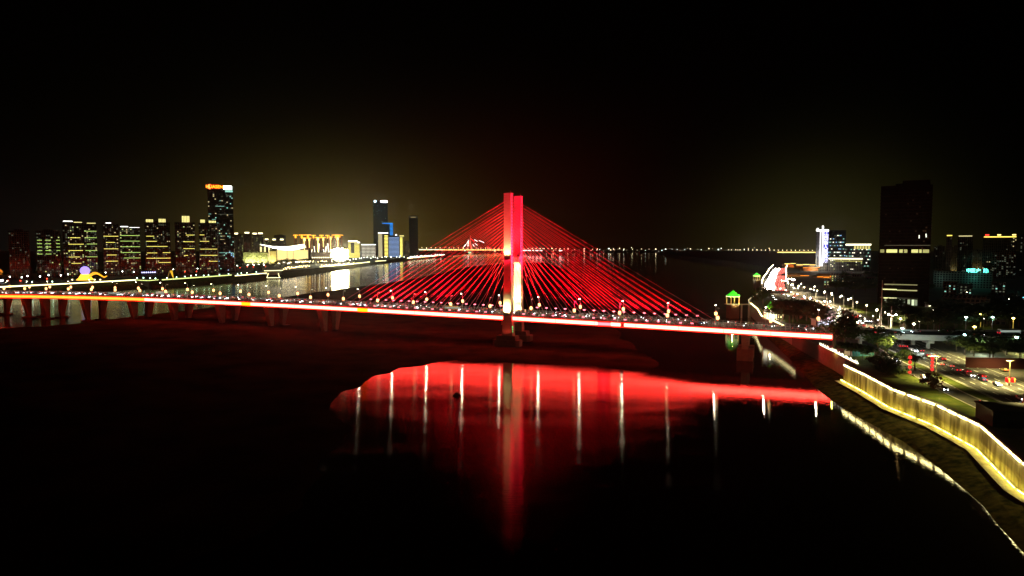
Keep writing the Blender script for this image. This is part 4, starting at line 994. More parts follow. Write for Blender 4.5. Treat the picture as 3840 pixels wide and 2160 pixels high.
# far-shore houses: low dark blocks, each with a lamp on its roof
k_ = 0
for zone, (x0_, x1_, cnt) in enumerate(((1545, 1900, 22), (1975, 2300, 24), (2300, 2600, 26), (2600, 2900, 18))):
    for i in range(cnt):
        k_ += 1; px = x0_+(x1_-x0_)*(i+fr_.random())/cnt; Dg = 6350+fr_.random()*950; py = max(926, min(944, fr_.gauss(936, 4)))
        q = DP(px, py, Dg); hh = max(5, q.z-4-3); ww = 14+fr_.random()*30
        t = thing('distant_house', f'tiny lamp-topped dark block on the far shore, {ordw(k_)} from the skyline bank', 'house', (q.x, Dg, 4), 0, 'tiny lit blocks on the far shore')
        m = MB(); m.box(-ww/2, ww/2, 0, 16, 0, hh); m.build('wall', FAC['dark'], t)
        m = MB(); big = 1.0 if fr_.random() < .8 else 1.9; rr = (1.9+fr_.random()*1.6)*big; m.lathe((0, -1, hh+rr), [(rr*.5, -rr), (rr, 0), (rr*.5, rr)], 7); m.build('roof_lamp', fr_.choice([E('far_warm_light', (1, .75, .4), 5), E('far_pale_light', (.9, 1, .85), 4), E('far_dim_light', (1, .8, .5), 1.6)]), t)
# ------------------------------------------------------------------ quay on the avenue side
def strip_poly(path, off0, off1, z, z2=None):
    """ribbon between two offsets to the right of a path"""
    m = MB(); N_ = []
    P_ = [Vector((p[0], p[1])) for p in path]
    for i, p in enumerate(P_):
        d = (P_[min(i+1, len(P_)-1)]-P_[max(i-1, 0)]).normalized(); N_.append(Vector((d.y, -d.x)))
    for i in range(len(P_)):
        a = P_[i]+N_[i]*off0; b = P_[i]+N_[i]*off1; m.v += [(a.x, a.y, z), (b.x, b.y, z)]
        if i: k = (i-1)*2; m.f.append((k, k+1, k+3, k+2))
    return m
def refine(path, step=8):
    out = []
    for p, q in zip(path[:-1], path[1:]):
        n_ = max(1, int(math.dist(p, q)/step)); out += [(p[0]+(q[0]-p[0])*k/n_, p[1]+(q[1]-p[1])*k/n_) for k in range(n_)]
    return out+[path[-1]]
def wall_along(path, z0, z1, thick, m_, name, parent=None):
    m = MB()
    for p, q in zip(path[:-1], path[1:]):
        a, b = Vector(p), Vector(q); n = Vector(((b-a).y, -(b-a).x)).normalized()*thick
        i = len(m.v); m.v += [(a.x, a.y, z0), (b.x, b.y, z0), (b.x+n.x, b.y+n.y, z0), (a.x+n.x, a.y+n.y, z0), (a.x, a.y, z1), (b.x, b.y, z1), (b.x+n.x, b.y+n.y, z1), (a.x+n.x, a.y+n.y, z1)]
        m.f += [(i, i+3, i+2, i+1), (i+4, i+5, i+6, i+7), (i, i+1, i+5, i+4), (i+1, i+2, i+6, i+5), (i+2, i+3, i+7, i+6), (i+3, i, i+4, i+7)]
    return m.build(name, m_, parent)
q0 = QUAY[1:]
QW = thing('quay_wall', 'tall stained river wall washed with yellow light from its coping', 'wall', (0, 0, 0))
wl = [(p[0]-.35, p[1]) for p in q0]
wall_along(wl, 3.0, 11.35, .35-.01, WALLM, 'wall', QW)
wall_along([(p[0]-.6, p[1]) for p in q0], 11.353, 11.7, 1.2, CONC, 'coping', QW)
E_WASH = E('wash_warm_light', (1, .84, .34), 75, True)
for i, (p, q) in enumerate(zip(q0[:-1], q0[1:])):
    n_ = max(1, int(math.dist(p, q)/7))
    for k in range(n_):
        a = Vector(p).lerp(Vector(q), (k+.12)/n_); b = Vector(p).lerp(Vector(q), (k+.88)/n_)
        m = MB(); m.tube((a.x-.82, a.y, 11.2), (b.x-.82, b.y, 11.2), .09, n=5); m.build('wash_light', E_WASH, QW)
        m = MB(); m.tube((a.x-2.0, a.y, 4.15), (b.x-2.0, b.y, 4.15), .05, n=5); m.build('ledge_light', E('ledge_warm_light', (1, .80, .10), 75, True), QW)
# ledge at the wall foot (path paved in pale stone on the near half)
tag(strip_poly(q0, -4.4, -.4, 3.45).build('ledge_path', LEDGE), kind='structure')
tag(strip_poly(refine([(124, 110), q0[0], (q0[0][0]*.4+q0[1][0]*.6, q0[0][1]*.4+q0[1][1]*.6)]), -6.6, -5.9, 3.42).build('ledge_kerb', CONC), kind='structure')
# parapet with glowing shrubs under and beyond the bridge end
l2 = [(172, 378), (170, 366), (168, 352), (165, 336), (162, 317)]
PW = thing('parapet_wall', 'dark upper parapet topped by a ragged line of white lights near the bridge end', 'wall', (0, 0, 0))
wall_along([(x-.3, y) for x, y in l2], 2.0, 12.6, .6, CONCD, 'wall', PW)
ll = refine(l2, 3.2); rr_ = random.Random(6)
for i, (p, q) in enumerate(zip(ll[:-1], ll[1:])):
    m = MB(); m.tube((p[0], p[1], 12.8), (q[0], q[1], 12.8), .3, n=5)
    for k in range(3): x = p[0]+rr_.uniform(-.3, .3); y = p[1]+rr_.uniform(-1.4, 1.4); m.tube((x, y, 12.8), (x, y, 13.3+rr_.random()*.9), .12, .05, n=4)
    m.build('rail_light', E('rail_white_light', (1, .95, .62), 4.5, True), PW)
l3 = [(181, 432), (186, 460), (193, 504), (196, 533), (214, 592), (228, 649)]
PV = thing('embankment_parapet', 'pale embankment parapet topped by a bright white line beyond the bridge', 'wall', (0, 0, 0))
wall_along([(x-.4, y) for x, y in l3], 1.2, 12.5, .8, CONCD, 'wall', PV)
ll = refine(l3, 16)
for i, (p, q) in enumerate(zip(ll[:-1], ll[1:])):
    m = MB(); m.tube((p[0]-.3, p[1], 12.9), (q[0]-.3, q[1], 12.9), .5, n=6); m.build('rail_light', E_LINE, PV)
l4 = [(229, 655), (240, 690), (256, 726), (308, 838), (362, 985), (424, 1138)]
PX = thing('embankment_parapet', 'far embankment parapet with a thin dim light line beside the avenue', 'wall', (0, 0, 0))
wall_along([(x-.4, y) for x, y in l4], 0, 12.5, .8, CONC, 'wall', PX)
m = MB(); [m.tube((p[0]-.3, p[1], 12.8), (q[0]-.3, q[1], 12.8), .22, n=5) for p, q in zip(l4[:-1], l4[1:])]; m.build('rail_light', E('thin_rail_light', (1, .85, .45), 1.4), PX)

# ------------------------------------------------------------------ avenue and grounds
AV = [(160, 120), (176, 190), (192, 256), (210, 335), (226, 411), (243, 470), (264, 539), (285, 626), (303, 713), (328, 850), (379, 985), (441, 1138), (545, 1400), (648, 1648), (760, 1900)]
AVr = refine(AV, 12)
tag(strip_poly(AVr, -13, 13, 12.0).build('avenue', ASPH), kind='structure')
def dashes(path, off, on, gapd, z, w_=.15):
    m = MB(); P_ = refine(path, on); c = 0; per = max(2, int((on+gapd)/on))
    for i in range(0, len(P_)-1, per):
        a, b = Vector(P_[i]), Vector(P_[i+1]); n = Vector(((b-a).y, -(b-a).x)).normalized()
        m.quad(*[(v.x, v.y, z) for v in (a+n*(off-w_), a+n*(off+w_), b+n*(off+w_), b+n*(off-w_))])
    return m
mk = MB()
for off, on, gp in ((-8.5, 5, 8), (-4.5, 5, 8), (4.5, 5, 8), (8.5, 5, 8), (-12.4, 8, 0), (12.4, 8, 0), (-.4, 8, 0), (.4, 8, 0)):
    r_ = dashes(AV[:10], off, on, gp, 12.01) if gp else dashes(AV[:10], off, on, 0, 12.01)
    if not gp:
        r_ = strip_poly(AVr[:80], off-.12, off+.12, 12.01)
    i = len(mk.v); mk.v += r_.v; mk.f += [tuple(i+k for k in f) for f in r_.f]
tag(mk.build('avenue_markings', PAINT), kind='structure')
SV = [(158, 190), (163, 228), (169, 260), (177, 291), (187, 339), (197, 372), (206, 392)]
tag(strip_poly(refine(SV, 8), -3.6, 3.6, 12.006).build('service_road', ASPH), kind='structure')
def kerb(path, off, lab):
    P_ = refine(path, 6); m = strip_poly(P_, off-.15, off+.15, 12.13)
    n_ = len(m.v); base = [(x, y, 11.9) for x, y, z in m.v]; m.v += base
    for k in range(0, n_-2, 2): m.f += [(k, k+2, n_+k+2, n_+k), (k+1, n_+k+1, n_+k+3, k+3)]
    tag(m.build('kerb', CONC), kind='structure')
kerb(SV, 3.9, ''); kerb(SV, -3.9, ''); kerb(AV[1:5], -13.3, ''); kerb(AV[5:10], 13.3, '')
# grass
def patch(pts, z, name, m_): m = MB(); m.v = [(x, y, z) for x, y in pts]; m.f = [tuple(range(len(pts)))]; return tag(m.build(name, m_), kind='structure')
left_av = [(p[0]-13.6, p[1]+3) for p in AV[1:5]]
patch([(162.2, 190), (167.2, 228), (173, 259), (181, 290), (191, 338), (200, 368)] + left_av[::-1][0:1] + [(196.5, 338), (178.6, 259), (166, 204)], 12.06, 'grass_median', GRASS)
patch([(q0[1][0]+1, q0[1][1]), (q0[2][0]+1, q0[2][1]), (q0[3][0]+1, q0[3][1]), (q0[4][0]+1, q0[4][1]), (q0[5][0]+1.5, q0[5][1]), (q0[6][0]+1.5, q0[6][1]), (172, 350), (185, 362), (182.5, 339), (172.5, 291), (164.8, 260), (158.8, 228), (154, 190)][::-1], 12.05, 'lawn', GRASS)
patch([(216, 425), (228, 474), (250, 543), (270, 630), (262, 700), (240, 650), (222, 590), (205, 533), (201, 504), (196, 460)], 12.05, 'lawn', GRASS)
patch([(243, 420), (262, 475), (283, 540), (304, 630), (400, 700), (460, 500), (420, 400)], 12.05, 'lawn', GRASS)
# viaduct that carries the bridge road on over the avenue
e0 = bw(SEND, 0); e1 = bw(SEND, WD)
near_ = [(e0.x, e0.y), (200, 370.6), (224, 363), (262, 360), (330, 362), (440, 372)]
zv = zd(SEND)
VI = thing('viaduct', 'pale concrete viaduct carrying the bridge road over the avenue', 'viaduct', (0, 0, 0))
vp = refine(near_, 8); m = MB()
for i, p in enumerate(vp):
    d_ = (Vector(vp[min(i+1, len(vp)-1)])-Vector(vp[max(i-1, 0)])).normalized(); n = Vector((-d_.y, d_.x))
    f = [(0, zv), (0, zv-1.9), (3, zv-2.6), (22, zv-2.6), (25, zv-1.9), (25, zv)]
    for o_, z in f: m.v.append((p[0]+n.x*o_, p[1]+n.y*o_, z+.02))
    if i:
        for k in range(6): a = (i-1)*6+k; b = (i-1)*6+(k+1) % 6; m.f.append((a, a+6, b+6, b))
m.build('deck', mat('pale_concrete', (.42, .41, .38), .7), VI)
r_ = strip_poly(vp, -24.2, -.8, zv+.06); r_.f = [f[::-1] for f in r_.f]; r_.build('road_surface', ASPH, VI)
for off in (-.05, -24.95):
    m = MB(); r2 = strip_poly(vp, off-.12, off+.12, zv+.95)
    P_ = [Vector(v) for v in r2.v]
    for k in range(0, len(P_)-2, 2):
        for j, s_ in ((0, 0), (1, 1)): m.quad(P_[k+j]-Vector((0, 0, .92)), P_[k+2+j]-Vector((0, 0, .92)), P_[k+2+j], P_[k+j])
        m.quad(P_[k], P_[k+1], P_[k+3], P_[k+2])
    m.build('railing', CONC, VI)
for x, y in ((226.5, 369), (262, 365), (300, 366), (340, 368), (380, 372), (226.5, 383), (262, 380), (195, 380), (300, 381)):
    m = MB(); m.tube((x, y, 11.9), (x, y, zv-4), 1.1, 1.0, n=14); m.box(x-1.6, x+1.6, y-3, y+3, zv-4, zv-2.7); m.build('pillar', CONC, VI)
# ------------------------------------------------------------------ avenue lamps
def make_alamp(double=False, m_=None):
    t = thing('avenue_lamp', 'x', 'street lamp'); m = MB(); m.tube((0, 0, 0), (0, 0, 11), .16, .1, n=8); m.build('pole', STEEL, t)
    for s_ in ((-1, 1) if double else (-1,)):
        m = MB(); m.tube((0, 0, 10.8), (s_*2, 0, 11.4), .08, n=5); m.build('arm', STEEL, t)
        m = MB(); m.lathe((s_*2.2, 0, 11.35), [(.25, -.35), (.6, -.15), (.6, .1), (.25, .3)], 8); m.build('lamp_head', m_ or E('avenue_lamp_light', (1, .86, .6), 45), t)
    return remember(t)
A1 = make_alamp(); A2 = make_alamp(True)
def foot(px, py): q = G(px, py, 12); return Vector((q.x, q.y, 11.9))
arows = [(3061, 1113), (3059, 1128), (3100, 1137), (3126, 1145), (3164, 1157), (3199, 1168), (3297, 1224), (3010, 1101), (2974, 1104)]
for i, (x, y) in enumerate(arows):
    o = A1 if i == 0 else copy_tree(A1); p = foot(x, y); o.location = p; tag(o, f'avenue lamp on the kerb before the dark tower, {ordw(i+1)} of its row', 'street lamp', 'lamps along the far kerb of the avenue')
    lamp('avenue_light', 'SPOT', (p[0]-3, p[1], 22.9), 60000, (1, .78, .42), None, target=(p[0]-6, p[1], 12), size=.4, angle=150, blend=.6)
for i, (x, y) in enumerate([(3101, 1182), (3028, 1166), (2984, 1120), (2937, 1085), (2962, 1076), (3345, 1245)]):
    o = A2 if i == 0 else copy_tree(A2); p = foot(x, y); o.location = p; tag(o, f'twin-armed lamp on the near kerb of the avenue, {ordw(i+1)} one', 'street lamp', 'twin-armed avenue lamps')
    lamp('avenue_light', 'SPOT', (p[0], p[1], 23), 52000, (1, .80, .45), None, target=(p[0]+4, p[1], 12), size=.4, angle=150, blend=.6)
# very bright flood mast
p = foot(2973, 1093); t = thing('flood_mast', 'very bright floodlight mast beside the traffic jam', 'lamp mast', p)
m = MB(); m.tube((0, 0, 0), (0, 0, 14), .25, .15, n=8); m.build('pole', STEEL, t); m = MB(); m.lathe((0, 0, 14.6), [(.8, -.7), (2.3, 0), (.8, .7)], 10); m.build('lamp_head', E('mast_flood_light', (1, .95, .8), 60, True), t)
# viaduct / junction lamps with cool or yellow light
jl = [((3652, 1283), 26, 'yellow', 'yellow-glowing lamp column beside the viaduct'), ((3481, 1316), 0, None, None), ((3621, 1240), 12, 'cool', 'cool white lamp behind the viaduct, nearer the avenue'), ((3677, 1226), 10, 'yellow', 'yellow lamp behind the viaduct, second from the avenue'), ((3720, 1240), 12, 'cool', 'small cool lamp behind the viaduct, between two yellow ones'),
      ((3798, 1245), 12, 'yellow', 'bright yellow lamp behind the viaduct, close to the picture edge'), ((3616, 1318), 10, 'cool', 'teal-white lamp among the dark trees under the viaduct'), ((3809, 1330), 11, 'cool', 'cool white lamp above the low red wall'), ((3382, 1290), 10, 'cool', 'white lamp hanging low over the junction')]
for (x, y), e_, c_, lb in jl:
    if not lb: continue
    p = foot(x, y); t = thing('junction_lamp', lb, 'street lamp', p); hh = 9
    m = MB(); m.tube((0, 0, 0), (0, 0, hh), .14, n=6); m.build('pole', STEEL if c_ != 'yellow' else mat('glowing_column', (.4, .35, .2), .6, emit=(1, .7, .1), st=.6 if 'column' in lb else .05), t)
    col_ = (1, .72, .2) if c_ == 'yellow' else (.6, 1, .92)
    m = MB(); m.lathe((0, 0, hh), [(.3, -.4), (.9, 0), (.3, .4)], 8); m.build('lamp_head', E('junction_'+c_+'_light', col_, 22), t)
    lamp('junction_light', 'POINT', (p[0]-.5, p[1]-1.5, hh+10.5), 450, col_, None, size=.4)
for x, y, z, e_, c_ in ((212, 350, 15, 6000, (.8, 1, .85)), (240, 346, 15, 5200, (.85, 1, .7)), (262, 350, 15, 4200, (1, .95, .3)), (200, 356, 17, 1500, (1, .9, .8)), (300, 352, 16, 1500, (1, .9, .2))):
    lamp('viaduct_fill', 'POINT', (x, y, z), e_, c_, None, size=.6)  # bare lamps added to brighten the viaduct fascia
# roadside lamps that light the lawn, median and avenue in the foreground
for i, ((x, y), e_) in enumerate([((3509, 1425), 2600), ((3784, 1445), 3800), ((3350, 1338), 1800), ((3850, 1560), 3000), ((3635, 1350), 2400), ((3560, 1500), 900), ((3440, 1365), 1400), ((3560, 1330), 800), ((3760, 1395), 1600)]):
    p = foot(x, y); lb = ['first', 'second', 'third', 'fourth', 'fifth', 'sixth', 'seventh', 'eighth', 'ninth', 'tenth'][i]
    if i in (0, 1):
        t = thing('lantern_lamp', ['tall T-shaped lamp post on the median beside the service road', 'tall lamp post with two red lanterns on the avenue kerb'][i], 'street lamp', p)
        m = MB(); m.tube((0, 0, 0), (0, 0, 10), .2, .14, n=8); m.tube((-3.8 if i == 0 else -1.6, 0, 10), (1.6, 0, 10), .1, n=6); m.build('pole', mat('lit_pole', (.4, .36, .2), .6), t)
        if i == 1:
            for s_ in (-1, 1):
                m = MB(); m.lathe((s_*1.1, -.6, 2.4), [(.25, -1), (.75, -.8), (.85, 0), (.75, .8), (.25, 1)], 10); ln = m.build('red_lantern', mat('red_lantern_shell', (.5, .01, .01), .5, emit=(1, .01, .012), st=1.3), t)
                m = MB(); m.lathe((s_*1.1, -1.5, 2.4), [(.05, -.7), (.13, -.5), (.13, .4), (.4, .5), (.2, .75)], 8); m.build('lantern_flower', E('lantern_yellow_light', (1, .65, .05), 3), ln)
    if e_: lamp('kerb_light', 'SPOT', (p[0]-1, p[1], 24), e_*20, (1, .82, .28), None, target=(p[0]-1, p[1], 0), size=.5, angle=128, blend=.8)
p = foot(3833, 1568); t = thing('lantern_lamp', 'red lantern with a yellow flower at the picture edge', 'street lamp', p)
m = MB(); m.tube((0, 0, 0), (0, 0, 8), .16, n=8); m.build('pole', STEEL, t)
m = MB(); m.lathe((0, -.6, 3.4), [(.3, -1.3), (1, -1), (1.1, 0), (1, 1), (.3, 1.3)], 10); ln = m.build('red_lantern', MATS['red_lantern_shell'], t)
m = MB(); m.lathe((0, -1.8, 3.4), [(.05, -.9), (.15, -.5), (.15, .4), (.5, .6), (.25, .95)], 8); m.build('lantern_flower', MATS['lantern_yellow_light'], ln)
for i, (x, y, hh) in enumerate(((3411, 1406, 9.5), (3495, 1396, 7.5))):
    p = foot(x, y); t = thing('lantern_column', ['tall column of red lanterns beside the service road', 'shorter column of red lanterns across the median'][i], 'lantern column', p)
    m = MB(); m.tube((0, 0, 0), (0, 0, hh+.5), .12, n=6); m.build('pole', STEEL, t)
    for k in range(4):
        m = MB(); m.lathe((0, 0, 1.4+k*(hh-1)/4), [(.2, -.75), (.62, -.45), (.7, 0), (.62, .45), (.2, .75)], 9); m.build('red_lantern', E('column_red_light', (1, .035, .03), 1.2 if i == 0 else .7), t)
# cars on avenue, service road, viaduct
road_c = [(3336, 1343, 'SV', 1, 'white'), (3466, 1412, 'SV', 1, 'white'), (3540, 1457, 'SV', 1, 'black'), (3695, 1511, 'SV', 1, 'silver'), (3362, 1350, 'SV', 1, 'blue'),
          (3375, 1297, 'AV', -1, 'red'), (3393, 1297, 'AV', -1, 'black'), (3420, 1311, 'AV', 1, 'white'), (3430, 1315, 'AV', 1, 'silver'), (3453, 1314, 'AV', -1, 'black'), (3476, 1330, 'AV', -1, 'grey'), (3496, 1331, 'AV', -1, 'white'), (3534, 1345, 'AV', -1, 'red'), (3528, 1365, 'AV', -1, 'white'),
          (3564, 1371, 'AV', -1, 'silver'), (3588, 1386, 'AV', -1, 'grey'), (3626, 1391, 'AV', -1, 'red'), (3640, 1405, 'AV', 1, 'gold'), (3682, 1409, 'AV', -1, 'red'), (3686, 1422, 'AV', -1, 'blue'), (3740, 1440, 'AV', 1, 'black'), (3765, 1386, 'AV', -1, 'gold'), (3830, 1493, 'AV', 1, 'white'), (3338, 1282, 'AV', 1, 'white'), (3345, 1277, 'AV', 1, 'silver')]
def head_of(path, p):
    best = min(range(len(path)-1), key=lambda i: (Vector(path[i]).lerp(Vector(path[i+1]), .5)-Vector((p.x, p.y))).length); a_, b_ = path[best], path[best+1]; return math.atan2(b_[1]-a_[1], b_[0]-a_[0])
import itertools
for i, (x, y, rd, sg, c) in enumerate(road_c):
    p = G(x, y, 12.7); p.z = 12.04; path = SV if rd == 'SV' else AV; r0 = head_of(path, p)
    toward = (rd == 'SV') or sg > 0
    put_car(c, p, r0+(math.pi if toward else 0), f'{c} car on the {"service road" if rd=="SV" else "near avenue"}, {ordw(i+1 if rd=="SV" else i-4)} from the viaduct, {"headlights" if toward else "tail lights"} showing', 'cars on the avenue side roads')
# between viaduct and the jam
mid = [(3007, 1121, -1, 'red'), (3010, 1125, -1, 'red'), (2978, 1112, -1, 'gold'), (2984, 1110, -1, 'white'), (3048, 1133, -1, 'gold'), (3087, 1149, -1, 'white'), (3108, 1151, -1, 'silver'), (3122, 1153, -1, 'white'), (3143, 1162, 1, 'white'), (3150, 1168, 1, 'silver'), (3157, 1176, 1, 'white'), (3175, 1186, -1, 'red'), (3182, 1180, -1, 'grey'), (3208, 1188, -1, 'red'),
       (3203, 1200, 1, 'white'), (3222, 1202, 1, 'silver'), (3245, 1203, 1, 'white'), (3262, 1204, 1, 'gold'), (3232, 1210, 1, 'white'), (3214, 1214, -1, 'gold'), (3238, 1221, -1, 'red'), (3220, 1228, -1, 'gold'), (3252, 1232, 1, 'white'), (3265, 1226, -1, 'red'), (2933, 1102, -1, 'red'), (2905, 1133, 1, 'white'), (2907, 1122, 1, 'white'), (2900, 1115, 1, 'silver'), (2912, 1142, 1, 'white'), (2896, 1108, 1, 'white')]
for i, (x, y, sg, c) in enumerate(mid):
    p = G(x, y, 12.7); p.z = 12.04; r0 = head_of(AV, p)
    put_car(c, p, r0+(math.pi if sg > 0 else 0), f'{c} car between the viaduct and the traffic jam, {ordw(i+1)} of that stretch', 'cars between viaduct and jam')
rv = random.Random(4)
for k, x in enumerate((203, 214, 226, 243, 252, 281, 292, 308, 322)):
    c = rv.choice(list(CCOL)); yy = np.interp(x, [p[0] for p in near_], [p[1] for p in near_]); lane = (5, 9, 17, 21)[k % 4]; sg = 1 if lane < 12 else -1
    put_car(c, (x, yy+lane, zv+.1), 0 if sg > 0 else math.pi, f'{c} car on the viaduct deck, {ordw(k+1)} from the bridge end', 'cars on the viaduct')
put_car('white', (272, 371.5, zv+.1), 0, 'long bus with dark windows on the viaduct', 'buses on the viaduct', proto=bpy.data.objects['bus'])
# far traffic jam (hundreds of cars)
jm = random.Random(31); body = MB(); hl = MB(); tl = MB(); AVj = [(328, 850), (379, 985), (441, 1138), (545, 1400), (648, 1648)]
for lane in (-11.5, -8.2, -4.9, -1.6, 2.2, 5.5, 8.8, 11.8):
    P_ = refine(AVj, 8.6)
    for i in range(len(P_)-1):
        if jm.random() < .12: continue
        a_, b_ = Vector(P_[i]), Vector(P_[i+1]); d_ = (b_-a_).normalized(); n = Vector((d_.y, -d_.x)); q = a_+n*(lane)+d_*jm.uniform(-1, 1)
        M_ = Matrix.Translation((q.x, q.y, 12.05)) @ Matrix.Rotation(math.atan2(d_.y, d_.x), 4, 'Z')
        body.box(-2.2, 2.2, -.9, .9, .3, .9, M=M_); body.box(-1.4, .9, -.8, .8, .9, 1.45, M=M_, taper=.8)
        for s_ in (-.62, .62):
            if lane < 0: hl.box(-2.5, -2.2, s_-.36, s_+.36, .5, 1.0, M=M_)
            else: tl.box(-2.35, -2.2, s_-.3, s_+.3, .6, .95, M=M_)
me = bpy.data.meshes.new('traffic_jam'); off = len(body.v); o2 = off+len(hl.v)
me.from_pydata(body.v+hl.v+tl.v, [], body.f+[tuple(off+k for k in f) for f in hl.f]+[tuple(o2+k for k in f) for f in tl.f])
for mm_ in (mat('jam_paint', (.25, .25, .25), .4, .5), E('jam_headlight_light', (1, .94, .88), 60, True), E('jam_tail_light', (1, .16, .12), 14, True)): me.materials.append(mm_)
me.polygons.foreach_set('material_index', [0]*len(body.f)+[1]*len(hl.f)+[2]*len(tl.f))
tag(obj('traffic_jam', me), 'dense traffic jam of headlights and tail lights on the far avenue', 'traffic', kind='stuff')
# footbridge over the avenue in front of the jam
p0 = G(2875, 1096, 18); t = thing('footbridge', 'dark footbridge crossing the avenue in front of the traffic jam', 'footbridge', (p0.x, p0.y, 0), -.05)
m = MB(); m.box(0, 46, 0, 3.5, 16.8, 17.4); [m.box(0, 46, y, y+.15, 17.403, 18.6) for y in (0, 3.35)]; m.build('deck', CONCD, t)
for x in (3, 43): m = MB(); m.box(x-.6, x+.6, 1, 2.5, 11.9, 16.79); m.build('pillar', CONCD, t)

# more kerb lamps, cars and low lit blocks along the avenue
AVM = refine(AV, 26); kl = []
for i, p_ in enumerate(AVM):
    if 395 < p_[1] < 1640:
        a_, b_ = Vector(AVM[max(i-1, 0)]), Vector(AVM[min(i+1, len(AVM)-1)]); d_ = (b_-a_).normalized(); n = Vector((d_.y, -d_.x)); kl.append((Vector(p_)+n*15.5, 'outer')); kl.append((Vector(p_)-n*15.5, 'river-side'))
K1 = lamp_small(E('kerb_amber_light', (1, .80, .45), 22), 9, 'kerb_lamp', 1.0); cnt = {}
for i, (q_, sd_) in enumerate(kl):
    o = K1 if i == 0 else copy_tree(K1); o.location = (q_.x, q_.y, 11.9); cnt[sd_] = cnt.get(sd_, 0)+1
    tag(o, f'plain amber lamp on the {sd_} kerb of the avenue, {ordw(cnt[sd_])} beyond the viaduct', 'street lamp', 'plain kerb lamps along the avenue')
rm = random.Random(91); AVc = refine([p for p in AV if 400 < p[1] < 860], 11); k_ = 0
for lane, sg in ((-9.5, 1), (-6, 1), (-2.6, 1), (2.6, -1), (6, -1), (9.5, -1)):
    for i in range(len(AVc)-1):
        if rm.random() > .17: continue
        a_, b_ = Vector(AVc[i]), Vector(AVc[i+1]); d_ = (b_-a_).normalized(); n = Vector((d_.y, -d_.x)); q_ = a_+n*lane; k_ += 1
        if k_ > 42: break
        c = rm.choice(list(CCOL)); put_car(c, (q_.x, q_.y, 12.04), math.atan2(d_.y, d_.x)+(math.pi if sg > 0 else 0), f'{c} car moving {"toward" if sg > 0 else "away from"} the bridge on the mid avenue, {ordw(k_)} in the flow', 'cars on the mid avenue')
for i, (a_, b_, y_, D_, fc, nw) in enumerate(((3118, 3150, 1028, 1000, 'tan', 12), (3156, 3190, 1036, 980, 'brown', 14), (3196, 3232, 1030, 1020, 'tan', 14), (3238, 3282, 1042, 930, 'brown', 12), (3090, 3112, 1050, 900, 'tan', 8), (3540, 3590, 1060, 760, 'brown', 12), (3600, 3650, 1068, 740, 'dark', 14), (3720, 3775, 1062, 760, 'brown', 16), (3560, 3620, 1172, 500, 'dark', 8), (3700, 3780, 1180, 480, 'dark', 10), (3500, 3535, 1010, 950, 'tan', 9))):
    bld(f'low block with a few lit windows in the dark town, {ordw(i+1)} counted from the hospital', a_, b_, y_, D_, fc, nwin=nw//2 if a_ > 3500 else nw, wk='dddddc' if a_ > 3500 else 'wdcy', name='low_block', seed=200+i, group='low blocks in the dark town', pil=False, ws=.8)
ylp = [(3120+rm.random()*700, 1050+rm.random()*160) for _ in range(44)]; ylp.sort()
lampset(lamp_small(E('yard_pale_light', (1, .88, .6), 9), 6.1, 'yard_lamp', .8), [p for p in ylp if not (3285 < p[0] < 3490 and p[1] < 1150)], 18, 'small yard lamp in the dark town, {n} counting from the avenue', 'small yard lamps in the dark town')
# ------------------------------------------------------------------ pavilions
def pavilion(base, w, h, lab, tall=True, lit=E_CREAM, shaft=None, rot=.2):
    t = thing('pavilion', lab, 'pavilion', base, rot)
    if shaft: m = MB(); m.box(-w*.42, w*.42, -w*.42, w*.42, -shaft, -.3); m.build('shaft', mat('intake_wall', (.09, .055, .028), .85), t)
    m = MB(); m.box(-w*.55, w*.55, -w*.55, w*.55, -.297, .2); m.build('platform', CONC, t)
    hc = h*.55
    for sx in (-1, 1):
        for sy in (-1, 1):
            m = MB(); m.tube((sx*w*.4, sy*w*.4, .2), (sx*w*.4, sy*w*.4, hc), w*.055, n=10); m.build('column', mat('pavilion_column', (.5, .3, .16), .7), t)
    m = MB(); prof_ = [(w*.56, hc), (w*.60, hc+.25), (w*.40, hc+h*.16), (w*.2, hc+h*.30), (w*.03, hc+h*.42), (.05, hc+h*.5)]
    i = 0; n_ = 8
    for r_, z in prof_:
        for k in range(n_):
            a_ = 2*math.pi*(k+.5)/n_; rr2 = r_*(1.12 if k % 2 else 1); m.v.append((rr2*math.cos(a_), rr2*math.sin(a_), z+(.35 if (k % 2 and r_ > w*.5) else 0)))
    for j in range(len(prof_)-1):
        for k in range(n_): k2 = (k+1) % n_; m.f.append((j*n_+k, j*n_+k2, (j+1)*n_+k2, (j+1)*n_+k))
    m.build('roof', mat('green_tiles', (.05, .40, .10), .5), t)
    m = MB(); P_ = [(w*.60*math.cos(2*math.pi*(k+.5)/8), w*.60*math.sin(2*math.pi*(k+.5)/8), hc-.05) for k in range(9)]
    for a_, b_ in zip(P_[:-1], P_[1:]): m.tube(a_, b_, .16, n=5)
    m.build('eave_light', E('eave_cream_light', (1, .9, .5), 4), t)
    for (dx, dy) in ((-1, -1), (1, -1)):
        lamp('roof_floodlight', 'SPOT', (dx*w*.8, dy*w*1.1, hc+h*.1), 34000*w/11, (.40, 1, .08), t, target=(0, 0, hc+h*.22), size=.4, angle=60)
    lamp('pavilion_light', 'SPOT', (0, -w*1.0, .8), 9000*w/11, (1, .78, .3), t, target=(0, 0, hc*.6), size=.4, angle=110)
    lamp('pavilion_light', 'POINT', (0, 0, hc*.6), 3000*w/11, (1, .78, .3), t, size=.3)
    return t
p = G(2748, 1141, 13.0); pavilion(p, 10.2, 13.5, 'green-roofed pavilion on a square water tower, nearest the bridge lamps', shaft=14.5)
b_ = G(2820, 1139, 13); t = thing('walkway', 'low walkway from the green-roofed water tower to the embankment', 'walkway', p)
